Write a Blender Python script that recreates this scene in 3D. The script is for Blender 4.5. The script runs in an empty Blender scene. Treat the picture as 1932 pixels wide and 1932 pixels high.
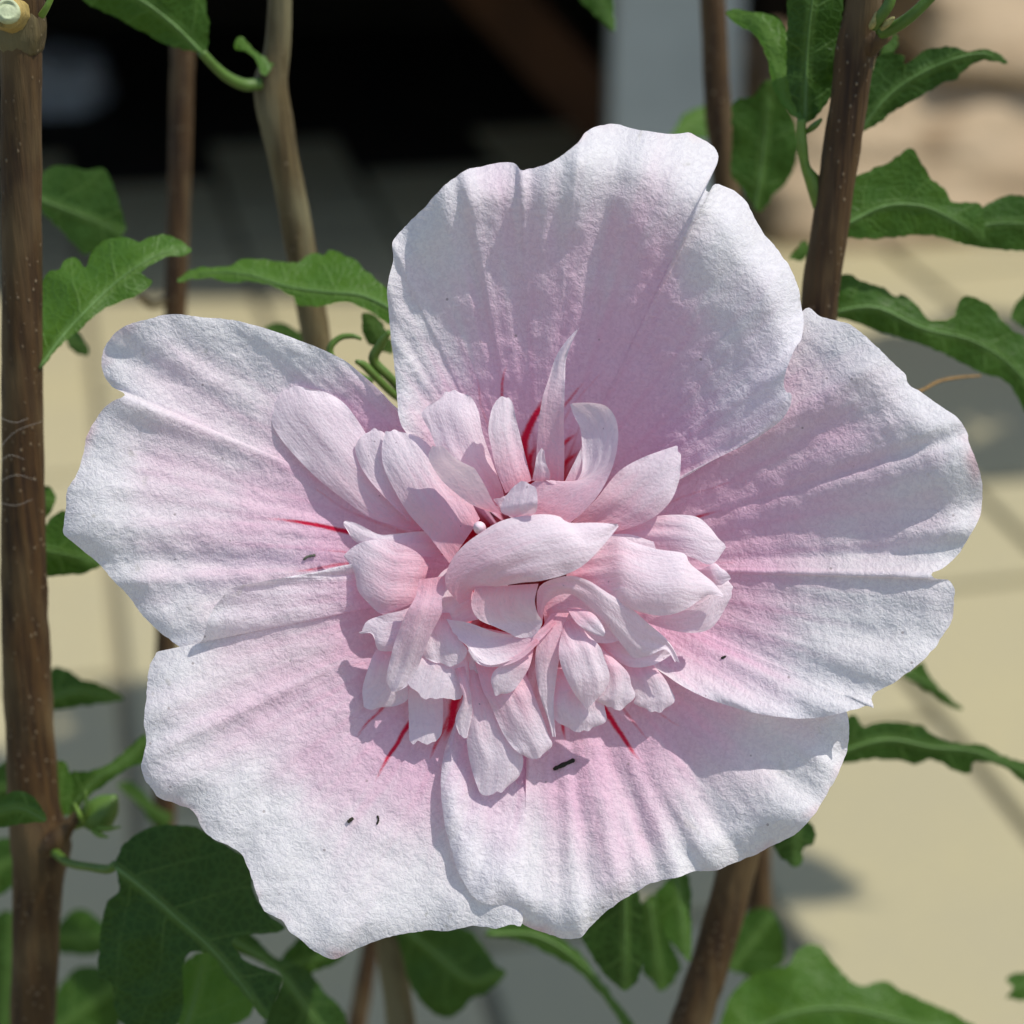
import bpy, math, random
import numpy as np
from mathutils import Vector, Matrix
from mathutils.geometry import delaunay_2d_cdt

# ------------------------------------------------------------------ camera, sky, sun, exposure
scene = bpy.context.scene
COL = scene.collection
PITCH = math.radians(25); CAM_H = 0.70; DIST = 0.25; WIDTH = 0.125; N = 1932.0
FWD = np.array([0, math.cos(PITCH), -math.sin(PITCH)])
UPV = np.array([0, math.sin(PITCH), math.cos(PITCH)])
RGT = np.array([1.0, 0, 0]); CAM = np.array([0, 0, CAM_H])
K = WIDTH / N

cd = bpy.data.cameras.new('camera'); cam = bpy.data.objects.new('camera', cd); COL.objects.link(cam)
cam.location = CAM; cam.rotation_euler = (math.pi / 2 - PITCH, 0, 0)
cd.sensor_width = 36; cd.lens = 36 * DIST / WIDTH; cd.clip_start = 0.01; cd.clip_end = 60
cd.dof.use_dof = True; cd.dof.focus_distance = DIST - 0.002; cd.dof.aperture_fstop = 18
scene.camera = cam

SUN_CAM = np.array([0.47, 0.74, 0.45]); SUN_CAM /= np.linalg.norm(SUN_CAM)
SUN = RGT * SUN_CAM[0] + UPV * SUN_CAM[1] - FWD * SUN_CAM[2]
w = bpy.data.worlds.new('World'); scene.world = w; w.use_nodes = True
nt = w.node_tree; bg = nt.nodes['Background']; sky = nt.nodes.new('ShaderNodeTexSky')
sky.sky_type = 'NISHITA'; sky.sun_disc = False
sky.sun_elevation = math.asin(SUN[2]); sky.sun_rotation = math.atan2(SUN[0], SUN[1])
nt.links.new(sky.outputs[0], bg.inputs[0]); bg.inputs[1].default_value = 0.15
ld = bpy.data.lights.new('sun', 'SUN'); ld.energy = 3.9; ld.angle = math.radians(0.5); ld.color = (1, 0.955, 0.89)
lo = bpy.data.objects.new('sun', ld); COL.objects.link(lo); lo.location = (1, -0.5, 3)
lo.rotation_euler = Vector(SUN).to_track_quat('Z', 'Y').to_euler()
vs = scene.view_settings; vs.view_transform = 'Standard'; vs.look = 'None'; vs.gamma = 1; vs.exposure = 0.02
vs.use_curve_mapping = False
scene.cycles.max_bounces = 10; scene.cycles.transmission_bounces = 6; scene.cycles.diffuse_bounces = 6

# ------------------------------------------------------------------ helpers
rng = np.random.default_rng(7); random.seed(7)
PERM = rng.random((16, 256, 256))

def P(px, py, h):
    """photo pixel (1932 grid) + millimetres towards the camera from the flower plane -> world"""
    px = np.asarray(px, float); py = np.asarray(py, float); z = DIST - np.asarray(h, float) * 1e-3
    f = K * z / DIST
    return (CAM + FWD * z[..., None] + RGT * ((px - N / 2) * f)[..., None] + UPV * ((N / 2 - py) * f)[..., None])

def vnoise(x, y, seed=0):
    T = PERM[seed % 16]
    x = np.asarray(x, float) + 37.3 * seed; y = np.asarray(y, float) + 11.7 * seed
    xi = np.floor(x).astype(int); yi = np.floor(y).astype(int); fx = x - xi; fy = y - yi
    fx = fx * fx * (3 - 2 * fx); fy = fy * fy * (3 - 2 * fy)
    a = T[xi % 256, yi % 256]; b = T[(xi + 1) % 256, yi % 256]; c = T[xi % 256, (yi + 1) % 256]; d = T[(xi + 1) % 256, (yi + 1) % 256]
    return ((a * (1 - fx) + b * fx) * (1 - fy) + (c * (1 - fx) + d * fx) * fy) * 2 - 1

def fbm(x, y, seed=0, oct=3):
    r = 0; a = 1.0
    for i in range(oct):
        r = r + a * vnoise(np.asarray(x) * 2 ** i, np.asarray(y) * 2 ** i, seed + i); a *= 0.5
    return r

def catmull(pts, n):
    """resample a polyline through a Catmull-Rom spline to n points, evenly along its length"""
    p = np.asarray(pts, float)
    q = np.vstack([2 * p[0] - p[1], p, 2 * p[-1] - p[-2]]); out = []
    u = np.linspace(0, 1, 14, endpoint=False)[:, None]
    for i in range(1, len(q) - 2):
        a, b, c, d = q[i - 1], q[i], q[i + 1], q[i + 2]
        out.append(0.5 * (2 * b + (c - a) * u + (2 * a - 5 * b + 4 * c - d) * u ** 2 + (3 * b - a - 3 * c + d) * u ** 3))
    out.append(p[-1:]); o = np.vstack(out)
    s = np.concatenate([[0], np.cumsum(np.linalg.norm(np.diff(o[:, :2], axis=0), axis=1))])
    t = np.linspace(0, s[-1], n)
    return np.stack([np.interp(t, s, o[:, i]) for i in range(o.shape[1])], 1)

def smooth_interp(x, xs, ys):
    f = np.linspace(0, 1, 400); v = np.interp(f, xs, ys)
    ker = np.ones(41) / 41
    vp = np.concatenate([2 * v[0] - v[20:0:-1], v, 2 * v[-1] - v[-2:-22:-1]])
    return np.interp(x, f, np.convolve(vp, ker, 'valid'))

def link(name, me, parent=None, mat=None):
    o = bpy.data.objects.new(name, me); COL.objects.link(o)
    if parent is not None:
        o.parent = parent; o.matrix_parent_inverse = parent.matrix_world.inverted()
    if mat is not None: me.materials.append(mat)
    return o

def empty(name, loc, label, cat, group=None):
    o = bpy.data.objects.new(name, None); COL.objects.link(o); o.location = Vector(loc); o.empty_display_size = 0.01
    o.matrix_world = Matrix.Translation(Vector(loc))
    tag(o, label, cat, group); return o

def tag(o, label=None, cat=None, group=None, kind=None):
    if label: o['label'] = label
    if cat: o['category'] = cat
    if group: o['group'] = group
    if kind: o['kind'] = kind
    return o

def mesh_np(name, V, F, attrs=None, uv=None):
    me = bpy.data.meshes.new(name)
    F = np.asarray(F, np.int32); nv = len(V); nf, k = F.shape
    me.vertices.add(nv); me.vertices.foreach_set('co', np.asarray(V, np.float32).ravel())
    me.loops.add(nf * k); me.loops.foreach_set('vertex_index', F.ravel())
    me.polygons.add(nf); me.polygons.foreach_set('loop_start', np.arange(0, nf * k, k, dtype=np.int32))
    me.polygons.foreach_set('use_smooth', np.ones(nf, bool))
    if uv is not None:
        l = me.uv_layers.new(name='UVMap'); l.data.foreach_set('uv', np.asarray(uv, np.float32)[F.ravel()].ravel())
    for an, av in (attrs or {}).items():
        av = np.asarray(av, np.float32)
        a = me.attributes.new(an, 'FLOAT' if av.ndim == 1 else 'FLOAT_VECTOR', 'POINT')
        a.data.foreach_set('value' if av.ndim == 1 else 'vector', av.ravel())
    me.update(); me.validate(); return me

def grid_faces(a, b):
    i = np.arange(a - 1)[:, None] * b + np.arange(b - 1)[None]
    return np.stack([i, i + 1, i + b + 1, i + b], -1).reshape(-1, 4)

def tube_mesh(name, pts, rad, seg=20, rough=0.0, seed=0, ell=1.0, caps=True):
    pts = np.asarray(pts, float); rad = np.asarray(rad, float); n = len(pts)
    tg = np.gradient(pts, axis=0); tg /= np.linalg.norm(tg, axis=1)[:, None]
    a = np.array([0.0, 1.0, 0.13]); b = np.cross(tg, a); b /= np.linalg.norm(b, axis=1)[:, None]; c = np.cross(tg, b)
    th = np.linspace(0, 2 * math.pi, seg, endpoint=False)
    L = np.concatenate([[0], np.cumsum(np.linalg.norm(np.diff(pts, axis=0), axis=1))]) * 1000
    R = rad[:, None] * np.ones((1, seg))
    if rough:
        R = R * (1 + rough * (fbm(np.cos(th)[None] * 2.2 + 9, L[:, None] / 3.2 + np.sin(th)[None] * 2.2, seed)
                              + 0.6 * vnoise(th[None] * 3 + 0 * L[:, None], L[:, None] / 30, seed + 1)))
    V = pts[:, None] + R[..., None] * (np.cos(th)[None, :, None] * b[:, None] * ell + np.sin(th)[None, :, None] * c[:, None])
    V = V.reshape(-1, 3); F = []
    i = np.arange(n - 1)[:, None] * seg; j = np.arange(seg)[None]; j2 = (j + 1) % seg
    F = np.stack([i + j, i + j2, i + seg + j2, i + seg + j], -1).reshape(-1, 4)
    if caps:
        V = np.vstack([V, pts[:1], pts[-1:]]); k0 = n * seg
        jj = np.arange(seg); e = (n - 1) * seg
        F = np.vstack([F, np.stack([np.full(seg, k0), (jj + 1) % seg, jj, jj], -1)]) if False else F
        me = bpy.data.meshes.new(name)
        faces = F.tolist() + [[k0, int((q + 1) % seg), int(q)] for q in jj] + [[k0 + 1, int(e + q), int(e + (q + 1) % seg)] for q in jj]
        me.from_pydata(V.tolist(), [], faces)
        me.polygons.foreach_set('use_smooth', np.ones(len(faces), bool)); me.update(); return me
    return mesh_np(name, V, F)

def px_tube(name, pts, parent, mat, n=60, seg=16, rough=0.0, seed=0):
    """tube through (px, py, h_mm, radius_px)"""
    q = catmull(np.asarray(pts, float), n)
    c = P(q[:, 0], q[:, 1], q[:, 2]); r = q[:, 3] * K * (DIST - q[:, 2] * 1e-3) / DIST
    return link(name, tube_mesh(name, c, r, seg, rough, seed), parent, mat)

# ------------------------------------------------------------------ materials
class NT:
    def __init__(s, name):
        s.m = bpy.data.materials.new(name); s.m.use_nodes = True; s.t = s.m.node_tree; s.t.nodes.clear()
        s.out = s.n('ShaderNodeOutputMaterial')
    def n(s, ty, **k):
        x = s.t.nodes.new(ty)
        for a, b in k.items(): setattr(x, a, b)
        return x
    def l(s, a, b): s.t.links.new(a, b)
    def put(s, sock, v):
        if hasattr(v, 'is_output'): s.l(v, sock)
        else: sock.default_value = v
    def attr(s, name, vec=False):
        a = s.n('ShaderNodeAttribute', attribute_name=name); return a.outputs['Vector' if vec else 'Fac']
    def math(s, op, a, b=0.0, c=0.0, clamp=False):
        x = s.n('ShaderNodeMath', operation=op, use_clamp=clamp)
        s.put(x.inputs[0], a); s.put(x.inputs[1], b); s.put(x.inputs[2], c); return x.outputs[0]
    def ramp(s, v, lo, hi, a=0.0, b=1.0):
        x = s.n('ShaderNodeMapRange', interpolation_type='SMOOTHSTEP')
        s.put(x.inputs[0], v); s.put(x.inputs[1], lo); s.put(x.inputs[2], hi); s.put(x.inputs[3], a); s.put(x.inputs[4], b); return x.outputs[0]
    def noise(s, vec, scale, detail=3, rough=0.5, dist=0.0):
        x = s.n('ShaderNodeTexNoise'); s.put(x.inputs['Vector'], vec); x.inputs['Scale'].default_value = scale
        x.inputs['Detail'].default_value = detail; x.inputs['Roughness'].default_value = rough; x.inputs['Distortion'].default_value = dist
        return x.outputs['Fac']
    def voro(s, vec, scale, feature='F1'):
        x = s.n('ShaderNodeTexVoronoi', feature=feature); s.put(x.inputs['Vector'], vec); x.inputs['Scale'].default_value = scale
        return x.outputs['Distance']
    def mapv(s, vec, scale, loc=(0, 0, 0)):
        x = s.n('ShaderNodeMapping'); s.put(x.inputs['Vector'], vec); x.inputs['Scale'].default_value = scale; x.inputs['Location'].default_value = loc
        return x.outputs[0]
    def mix(s, f, a, b, mode='MIX'):
        x = s.n('ShaderNodeMix', data_type='RGBA', blend_type=mode)
        s.put(x.inputs[0], f); s.put(x.inputs[6], a); s.put(x.inputs[7], b); return x.outputs[2]
    def bump(s, h, dist, strength=1.0, nrm=None):
        x = s.n('ShaderNodeBump'); s.put(x.inputs['Height'], h); x.inputs['Distance'].default_value = dist
        x.inputs['Strength'].default_value = strength
        if nrm is not None: s.l(nrm, x.inputs['Normal'])
        return x.outputs[0]
    def pbr(s, col, rough=0.6, spec=0.3, nrm=None, **k):
        x = s.n('ShaderNodeBsdfPrincipled'); s.put(x.inputs['Base Color'], col); s.put(x.inputs['Roughness'], rough)
        x.inputs['Specular IOR Level'].default_value = spec
        if nrm is not None: s.l(nrm, x.inputs['Normal'])
        for a, b in k.items(): s.put(x.inputs[a], b)
        return x.outputs[0]
    def translucent(s, surf, col, fac, nrm=None):
        t = s.n('ShaderNodeBsdfTranslucent'); s.put(t.inputs[0], col)
        if nrm is not None: s.l(nrm, t.inputs['Normal'])
        x = s.n('ShaderNodeMixShader'); s.put(x.inputs[0], fac); s.l(surf, x.inputs[1]); s.l(t.outputs[0], x.inputs[2]); return x.outputs[0]
    def done(s, surf): s.l(surf, s.out.inputs[0]); return s.m

WHITE = (0.86, 0.85, 0.857, 1); PINK = (0.85, 0.54, 0.69, 1); RED = (0.50, 0.005, 0.025, 1)

def petal_material():
    m = NT('petal'); s = m.attr('ps'); t = m.attr('pt'); v = m.attr('pm', True); vr = m.attr('pr', True)
    seed = m.attr('pseed')
    big = m.noise(m.mapv(v, (0.05, 0.035, 1)), 1.0, 2)
    streak = m.noise(m.mapv(vr, (0.45, 0.07, 1)), 1.0, 3)
    # white rim, pink towards the throat, uneven along the streaks
    sp = m.math('ADD', s, m.math('MULTIPLY', m.math('SUBTRACT', big, 0.5), 0.85))
    sp = m.math('ADD', sp, m.math('MULTIPLY', m.math('SUBTRACT', streak, 0.5), 0.22))
    pf = m.ramp(sp, 0.43, 0.95, 0.95, 0.02)
    col = m.mix(pf, WHITE, PINK)
    # crepe: a pale fibrous net over slightly darker cells
    net = m.noise(m.mapv(v, (0.95, 0.95, 1)), 1.0, 3, 0.6, 0.5)
    net2 = m.noise(m.mapv(v, (1.9, 1.9, 1)), 1.0, 2, 0.6, 0.9)
    netf = m.ramp(net2, 0.36, 0.62)
    col = m.mix(m.math('MULTIPLY', m.math('SUBTRACT', 1.0, netf), 0.42), col, m.mix(pf, (0.66, 0.64, 0.69, 1), (0.70, 0.40, 0.56, 1)))
    # faint pink veins all along the blade
    wob = m.math('MULTIPLY', m.math('SUBTRACT', m.noise(m.mapv(v, (0.09, 0.09, 1)), 1.0, 1), 0.5), 0.035)
    tt = m.math('ADD', t, wob)
    def veins(k, w0):
        x = m.math('ADD', m.math('MULTIPLY', tt, k), m.math('MULTIPLY', seed, 3.7))
        d = m.math('ABSOLUTE', m.math('SUBTRACT', m.math('FRACT', x), 0.5))
        cell = m.n('ShaderNodeTexWhiteNoise', noise_dimensions='2D')
        cv = m.n('ShaderNodeCombineXYZ'); m.put(cv.inputs[0], m.math('FLOOR', x)); m.put(cv.inputs[1], seed)
        m.l(cv.outputs[0], cell.inputs['Vector'])
        return d, cell.outputs['Value'], m.math('DIVIDE', w0, m.math('MAXIMUM', s, 0.06))
    d, r, _ = veins(13.0, 0)
    fine = m.math('MULTIPLY', m.ramp(d, 0.02, 0.16, 1.0, 0.0), m.ramp(s, 0.35, 0.9, 0.30, 0.0))
    col = m.mix(fine, col, (0.80, 0.42, 0.58, 1))
    # crimson veins from the throat, each of its own length
    vein = m.ramp(m.math('ADD', m.attr('pvein'), m.math('MULTIPLY', m.math('SUBTRACT', net2, 0.5), 0.5)), 0.12, 0.95)
    col = m.mix(m.math('MULTIPLY', vein, m.ramp(m.attr('pvein'), 0.0, 0.15)), col, (0.66, 0.008, 0.055, 1))
    thr = m.ramp(m.math('ADD', s, m.math('MULTIPLY', m.math('SUBTRACT', streak, 0.5), 0.18)), 0.13, 0.30, 1.0, 0.0)
    col = m.mix(thr, col, RED)
    # bruised, faintly rosy rim and brown-grey blemishes
    rim = m.math('MULTIPLY', m.ramp(s, 0.965, 1.0), m.ramp(m.noise(m.mapv(v, (0.12, 0.12, 1)), 1.0, 3), 0.45, 0.65, 0.0, 0.7))
    col = m.mix(rim, col, (0.72, 0.47, 0.50, 1))
    bl = m.math('MULTIPLY', m.ramp(m.noise(m.mapv(v, (0.33, 0.25, 1), (5, 3, 0)), 1.0, 3), 0.66, 0.74), m.ramp(s, 0.72, 0.95, 0.0, 0.6))
    col = m.mix(bl, col, (0.44, 0.42, 0.36, 1))
    speck = m.math('MULTIPLY', m.ramp(m.voro(m.mapv(v, (0.28, 0.28, 1)), 1.0), 0.035, 0.06, 1.0, 0.0), 0.6)
    col = m.mix(speck, col, (0.25, 0.2, 0.2, 1))
    hgt = m.math('ADD', m.math('MULTIPLY', net, 0.62), m.math('MULTIPLY', net2, 0.55))
    hgt = m.math('ADD', hgt, m.math('MULTIPLY', streak, 0.35))
    nr = m.bump(hgt, 0.0011, 0.35)
    sf = m.pbr(col, 0.62, 0.22, nr, **{'Sheen Weight': 0.12, 'Sheen Roughness': 0.5})
    sf = m.translucent(sf, m.mix(0.35, col, m.mix(1.0, col, (0.98, 0.86, 0.91, 1), 'MULTIPLY')), 0.37, nr)
    return m.done(sf)

def petaloid_material():
    m = NT('petaloid'); s = m.attr('ps'); t = m.attr('pt'); v = m.attr('pm', True); seed = m.attr('pseed')
    streak = m.noise(m.mapv(v, (0.9, 0.12, 1)), 1.0, 3)
    fine = m.noise(m.mapv(v, (3.0, 0.45, 1)), 1.0, 3, 0.6)
    dots = m.noise(m.mapv(v, (2.2, 1.8, 1)), 1.0, 3, 0.6)
    sp = m.math('ADD', s, m.math('MULTIPLY', m.math('SUBTRACT', streak, 0.5), 0.5))
    sp = m.math('ADD', sp, m.math('MULTIPLY', m.math('SUBTRACT', m.math('FRACT', m.math('MULTIPLY', seed, 5.31)), 0.5), 0.3))
    col = m.mix(m.ramp(sp, 0.10, 0.72, 1.0, 0.0), (0.89, 0.825, 0.86, 1), (0.89, 0.59, 0.67, 1))
    col = m.mix(m.ramp(s, 0.0, 0.20, 0.6, 0.0), col, (0.82, 0.33, 0.40, 1))
    col = m.mix(m.math('MULTIPLY', m.ramp(fine, 0.40, 0.62, 1.0, 0.0), 0.10), col, (0.80, 0.50, 0.62, 1))
    col = m.mix(m.math('MULTIPLY', m.ramp(dots, 0.34, 0.52, 1.0, 0.0), 0.20), col, (0.62, 0.58, 0.66, 1))
    speck = m.math('MULTIPLY', m.ramp(m.voro(m.mapv(v, (0.42, 0.42, 1)), 1.0), 0.03, 0.06, 1.0, 0.0), 0.65)
    col = m.mix(speck, col, (0.30, 0.22, 0.27, 1))
    hgt = m.math('ADD', m.math('MULTIPLY', fine, 0.35), m.math('ADD', m.math('MULTIPLY', streak, 0.7), m.math('MULTIPLY', dots, 0.6)))
    nr = m.bump(hgt, 0.0006, 0.36)
    sf = m.pbr(col, 0.55, 0.25, nr, **{'Sheen Weight': 0.08, 'Sheen Roughness': 0.5})
    sf = m.translucent(sf, m.mix(1.0, col, (1.0, 0.88, 0.91, 1), 'MULTIPLY'), 0.36, nr)
    return m.done(sf)

def leaf_material():
    m = NT('leaf'); u = m.attr('lu'); v = m.attr('lv'); q = m.attr('pm', True); tone = m.attr('tone')
    au = m.math('ABSOLUTE', u)
    blot = m.noise(m.mapv(q, (0.25, 0.25, 1)), 1.0, 3)
    col = m.mix(tone, (0.014, 0.040, 0.006, 1), (0.085, 0.19, 0.014, 1))  # tone mixes shaded and sunlit leaf greens, light put into the colour
    col = m.mix(m.ramp(blot, 0.35, 0.7, 0.0, 0.45), col, m.mix(tone, (0.022, 0.06, 0.012, 1), (0.065, 0.165, 0.022, 1)))
    mid = m.ramp(au, 0.35, 1.0, 1.0, 0.0)
    x = m.math('ADD', m.math('MULTIPLY', v, 0.17), m.math('MULTIPLY', au, -0.11))
    x = m.math('ADD', x, m.math('MULTIPLY', blot, 0.25))
    d = m.math('ABSOLUTE', m.math('SUBTRACT', m.math('FRACT', x), 0.5))
    side = m.math('MULTIPLY', m.ramp(d, 0.008, 0.05, 1.0, 0.0), m.ramp(au, 0.4, 6.0, 0.9, 0.35))
    ret = m.ramp(m.voro(m.mapv(q, (0.9, 0.9, 1)), 1.0, 'DISTANCE_TO_EDGE'), 0.02, 0.16, 1.0, 0.0)
    vein = m.math('MAXIMUM', mid, side)
    col = m.mix(m.math('MULTIPLY', vein, 0.32), col, (0.15, 0.26, 0.07, 1))
    col = m.mix(m.math('MULTIPLY', ret, 0.15), col, (0.10, 0.22, 0.05, 1))
    fine = m.noise(m.mapv(q, (2.2, 2.2, 1)), 1.0, 3)
    hgt = m.math('ADD', m.math('MULTIPLY', vein, -0.45), m.math('ADD', m.math('MULTIPLY', ret, -0.25), m.math('MULTIPLY', fine, 0.5)))
    hgt = m.math('ADD', hgt, m.math('MULTIPLY', blot, 1.2))
    nr = m.bump(hgt, 0.0005, 0.45)
    sf = m.pbr(col, 0.48, 0.26, nr)
    sf = m.translucent(sf, m.mix(1.0, col, (1.5, 1.5, 0.55, 1), 'MULTIPLY'), 0.30, nr)
    return m.done(sf)

def bark_material(name, a, b, c):
    m = NT(name); g = m.n('ShaderNodeTexCoord').outputs['Object']
    st = m.noise(m.mapv(g, (900, 900, 55)), 1.0, 4, 0.6)
    bl = m.noise(m.mapv(g, (160, 160, 60)), 1.0, 3)
    lent = m.voro(m.mapv(g, (900, 900, 620)), 1.0)
    col = m.mix(m.ramp(st, 0.32, 0.68), a, b)
    col = m.mix(m.ramp(bl, 0.42, 0.68, 0.0, 0.8), col, c)
    lf = m.math('MULTIPLY', m.ramp(lent, 0.06, 0.24, 1.0, 0.0), m.ramp(bl, 0.42, 0.58, 0.45, 0.0))
    col = m.mix(lf, col, (0.42, 0.33, 0.20, 1))
    hgt = m.math('ADD', m.math('MULTIPLY', st, 0.8), m.math('MULTIPLY', lf, 0.8))
    return m.done(m.pbr(col, 0.62, 0.3, m.bump(hgt, 0.0006, 0.8)))

def simple(name, col, rough=0.6, spec=0.3, nscale=300, var=0.3, bumpd=0.0003):
    m = NT(name); g = m.n('ShaderNodeTexCoord').outputs['Object']
    n = m.noise(m.mapv(g, (1, 1, 1)), nscale, 4)
    c = m.mix(m.ramp(n, 0.3, 0.7, 0, var), (*col, 1), (*[x * 0.45 for x in col], 1))
    return m.done(m.pbr(c, rough, spec, m.bump(n, bumpd, 0.6)))

def stone_material():
    m = NT('sandstone'); g = m.n('ShaderNodeTexCoord').outputs['Object']
    a = m.noise(m.mapv(g, (4, 4, 9)), 1.0, 4, 0.6); b = m.noise(m.mapv(g, (60, 60, 90)), 1.0, 4); c = m.noise(m.mapv(g, (6, 6, 7), (3, 1, 0)), 1.0, 2)
    col = m.mix(m.ramp(a, 0.35, 0.68), (0.56, 0.43, 0.28, 1), (0.44, 0.31, 0.185, 1))
    col = m.mix(m.ramp(c, 0.56, 0.72, 0.0, 0.85), col, (0.20, 0.115, 0.05, 1))
    col = m.mix(m.ramp(b, 0.3, 0.75, 0.0, 0.35), col, (0.36, 0.28, 0.19, 1))
    return m.done(m.pbr(col, 0.85, 0.2, m.bump(m.math('ADD', a, m.math('MULTIPLY', b, 0.4)), 0.01, 0.6)))

def paver_material():
    m = NT('paver'); g = m.n('ShaderNodeTexCoord').outputs['Object']
    inf = m.n('ShaderNodeObjectInfo').outputs['Random']
    a = m.noise(m.mapv(g, (9, 9, 9)), 1.0, 4, 0.6); b = m.noise(m.mapv(g, (300, 300, 300)), 1.0, 3)
    col = m.mix(inf, (0.43, 0.372, 0.205, 1), (0.40, 0.352, 0.205, 1))
    col = m.mix(m.ramp(a, 0.35, 0.75, 0.0, 0.35), col, (0.36, 0.32, 0.21, 1))
    col = m.mix(m.ramp(b, 0.35, 0.7, 0.0, 0.3), col, (0.30, 0.275, 0.20, 1))
    return m.done(m.pbr(col, 0.85, 0.2, m.bump(b, 0.0015, 0.5)))

M_PETAL = petal_material(); M_PETALOID = petaloid_material(); M_LEAF = leaf_material()
M_BARK = bark_material('bark_brown', (0.030, 0.015, 0.006, 1), (0.078, 0.042, 0.014, 1), (0.115, 0.078, 0.034, 1))
M_BARK_GREY = bark_material('bark_olive', (0.055, 0.038, 0.014, 1), (0.12, 0.09, 0.036, 1), (0.16, 0.145, 0.075, 1))
M_GREEN = simple('green_stalk', (0.085, 0.165, 0.022), 0.5, 0.4, 500)
M_LIME = simple('young_green', (0.15, 0.26, 0.035), 0.5, 0.4, 500)
M_RIB = simple('leaf_rib', (0.11, 0.21, 0.05), 0.5, 0.35, 600, 0.2)
M_BUDS = simple('bud_scale', (0.36, 0.34, 0.13), 0.7, 0.25, 1500, 0.6)
M_CUT = simple('cut_pith', (0.50, 0.56, 0.34), 0.6, 0.3, 900, 0.5)
M_CALLUS = simple('callus', (0.42, 0.31, 0.10), 0.7, 0.25, 900, 0.6)
M_DARK = simple('dark_crumb', (0.035, 0.034, 0.022), 0.8, 0.2, 2000, 0.5)
M_MOSS = simple('grey_crumb', (0.11, 0.12, 0.085), 0.8, 0.2, 2000, 0.5)
M_TAN = simple('dry_fibre', (0.26, 0.16, 0.06), 0.7, 0.2, 900, 0.5)
M_WEB = simple('pale_fibre', (0.45, 0.42, 0.36), 0.7, 0.3, 900, 0.2)
M_STIGMA = simple('stigma', (0.80, 0.60, 0.66), 0.5, 0.3, 900, 0.2)
M_CRIMSON = simple('throat_red', (0.30, 0.004, 0.015), 0.5, 0.3, 900, 0.4)
M_POLLEN = simple('pollen', (0.75, 0.52, 0.10), 0.7, 0.2, 2000, 0.3)
M_STONE = stone_material(); M_PAVER = paver_material()
M_JOINT = simple('joint_sand', (0.27, 0.24, 0.155), 0.95, 0.1, 300, 0.4, 0.002)
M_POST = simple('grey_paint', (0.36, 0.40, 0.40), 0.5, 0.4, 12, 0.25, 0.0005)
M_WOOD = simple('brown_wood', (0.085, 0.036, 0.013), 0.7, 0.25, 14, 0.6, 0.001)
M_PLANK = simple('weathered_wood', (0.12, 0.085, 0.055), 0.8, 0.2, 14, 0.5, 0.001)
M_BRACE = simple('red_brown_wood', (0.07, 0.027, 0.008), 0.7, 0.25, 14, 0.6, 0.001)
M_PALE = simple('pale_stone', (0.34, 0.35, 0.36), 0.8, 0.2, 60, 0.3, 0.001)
M_RECESS_SHADE = simple('recess_shade_dark', (0.018, 0.014, 0.009), 0.9, 0.15, 6, 0.6, 0.002)  # near-black colour that paints deep shade into the recess

# ------------------------------------------------------------------ the place behind: paving, recess, post, stones
def box_mesh(name, sx, sy, sz, bev=0.003, jit=0.0, seed=0, sub=0):
    import bmesh
    bm = bmesh.new(); bmesh.ops.create_cube(bm, size=1.0)
    bmesh.ops.scale(bm, vec=(sx, sy, sz), verts=bm.verts)
    if sub:
        bmesh.ops.subdivide_edges(bm, edges=bm.edges[:], cuts=sub, use_grid_fill=True)
    else:
        bmesh.ops.bevel(bm, geom=bm.edges[:], offset=bev, segments=2, affect='EDGES', profile=0.6)
    if jit:
        for v in bm.verts:
            a = np.array(v.co) * 22 + seed
            n = np.array([float(fbm(a[0] + a[2] * 1.3, a[1] - a[2], seed + i, 3)) for i in range(3)])
            e = np.array([abs(v.co.x) / (sx / 2), abs(v.co.y) / (sy / 2), abs(v.co.z) / (sz / 2)])
            k = sorted(e)[1] ** 10
            v.co = Vector(np.array(v.co) * (1 - 0.05 * k) + n * jit)
    me = bpy.data.meshes.new(name); bm.to_mesh(me); bm.free()
    for p in me.polygons: p.use_smooth = bool(sub)
    return me

def batter(me, k, zmin):
    for v in me.vertices: v.co.y += k * (v.co.z - zmin)
    return me

def sheet(name, x0, x1, y0, y1, z, mat):
    me = bpy.data.meshes.new(name)
    me.from_pydata([(x0, y0, z), (x1, y0, z), (x1, y1, z), (x0, y1, z)], [], [(0, 1, 2, 3)])
    return link(name, me, None, mat)

ground = sheet('patio_ground', -8, 8, -3, 12, -0.008, M_JOINT); tag(ground, 'sandy bedding under the cream paving of the patio', 'ground', None, 'structure')
ANG = math.radians(12.5); UX = np.array([math.cos(ANG), math.sin(ANG)]); VX = np.array([-math.sin(ANG), math.cos(ANG)])
PW, PL, GAP = 0.176, 0.352, 0.009; ORG = np.array([0.157, 0.972])
pav = box_mesh('paving_slab', PW - GAP, PL - GAP, 0.05, 0.004); pav.materials.append(M_PAVER)
U0 = float(np.dot(np.array([0.142, 1.004]) - ORG, UX)); npv = 0
for i in range(-9, 10):
    for j in range(-3, 12):
        u = U0 + (i + 0.5) * PW; v = (j + 0.5) * PL + (PL / 2 if i % 2 == 0 else 0.0)
        c = ORG + UX * u + VX * v
        half = 0.29 * c[1] + 0.16
        if not (0.62 < c[1] < 2.6) or abs(c[0]) > half: continue
        o = bpy.data.objects.new('paving_slab', pav); COL.objects.link(o)
        o.location = (c[0], c[1], -0.025 + random.uniform(-0.0008, 0.0008)); o.rotation_euler = (0, 0, ANG); o.parent = ground; npv += 1

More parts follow.
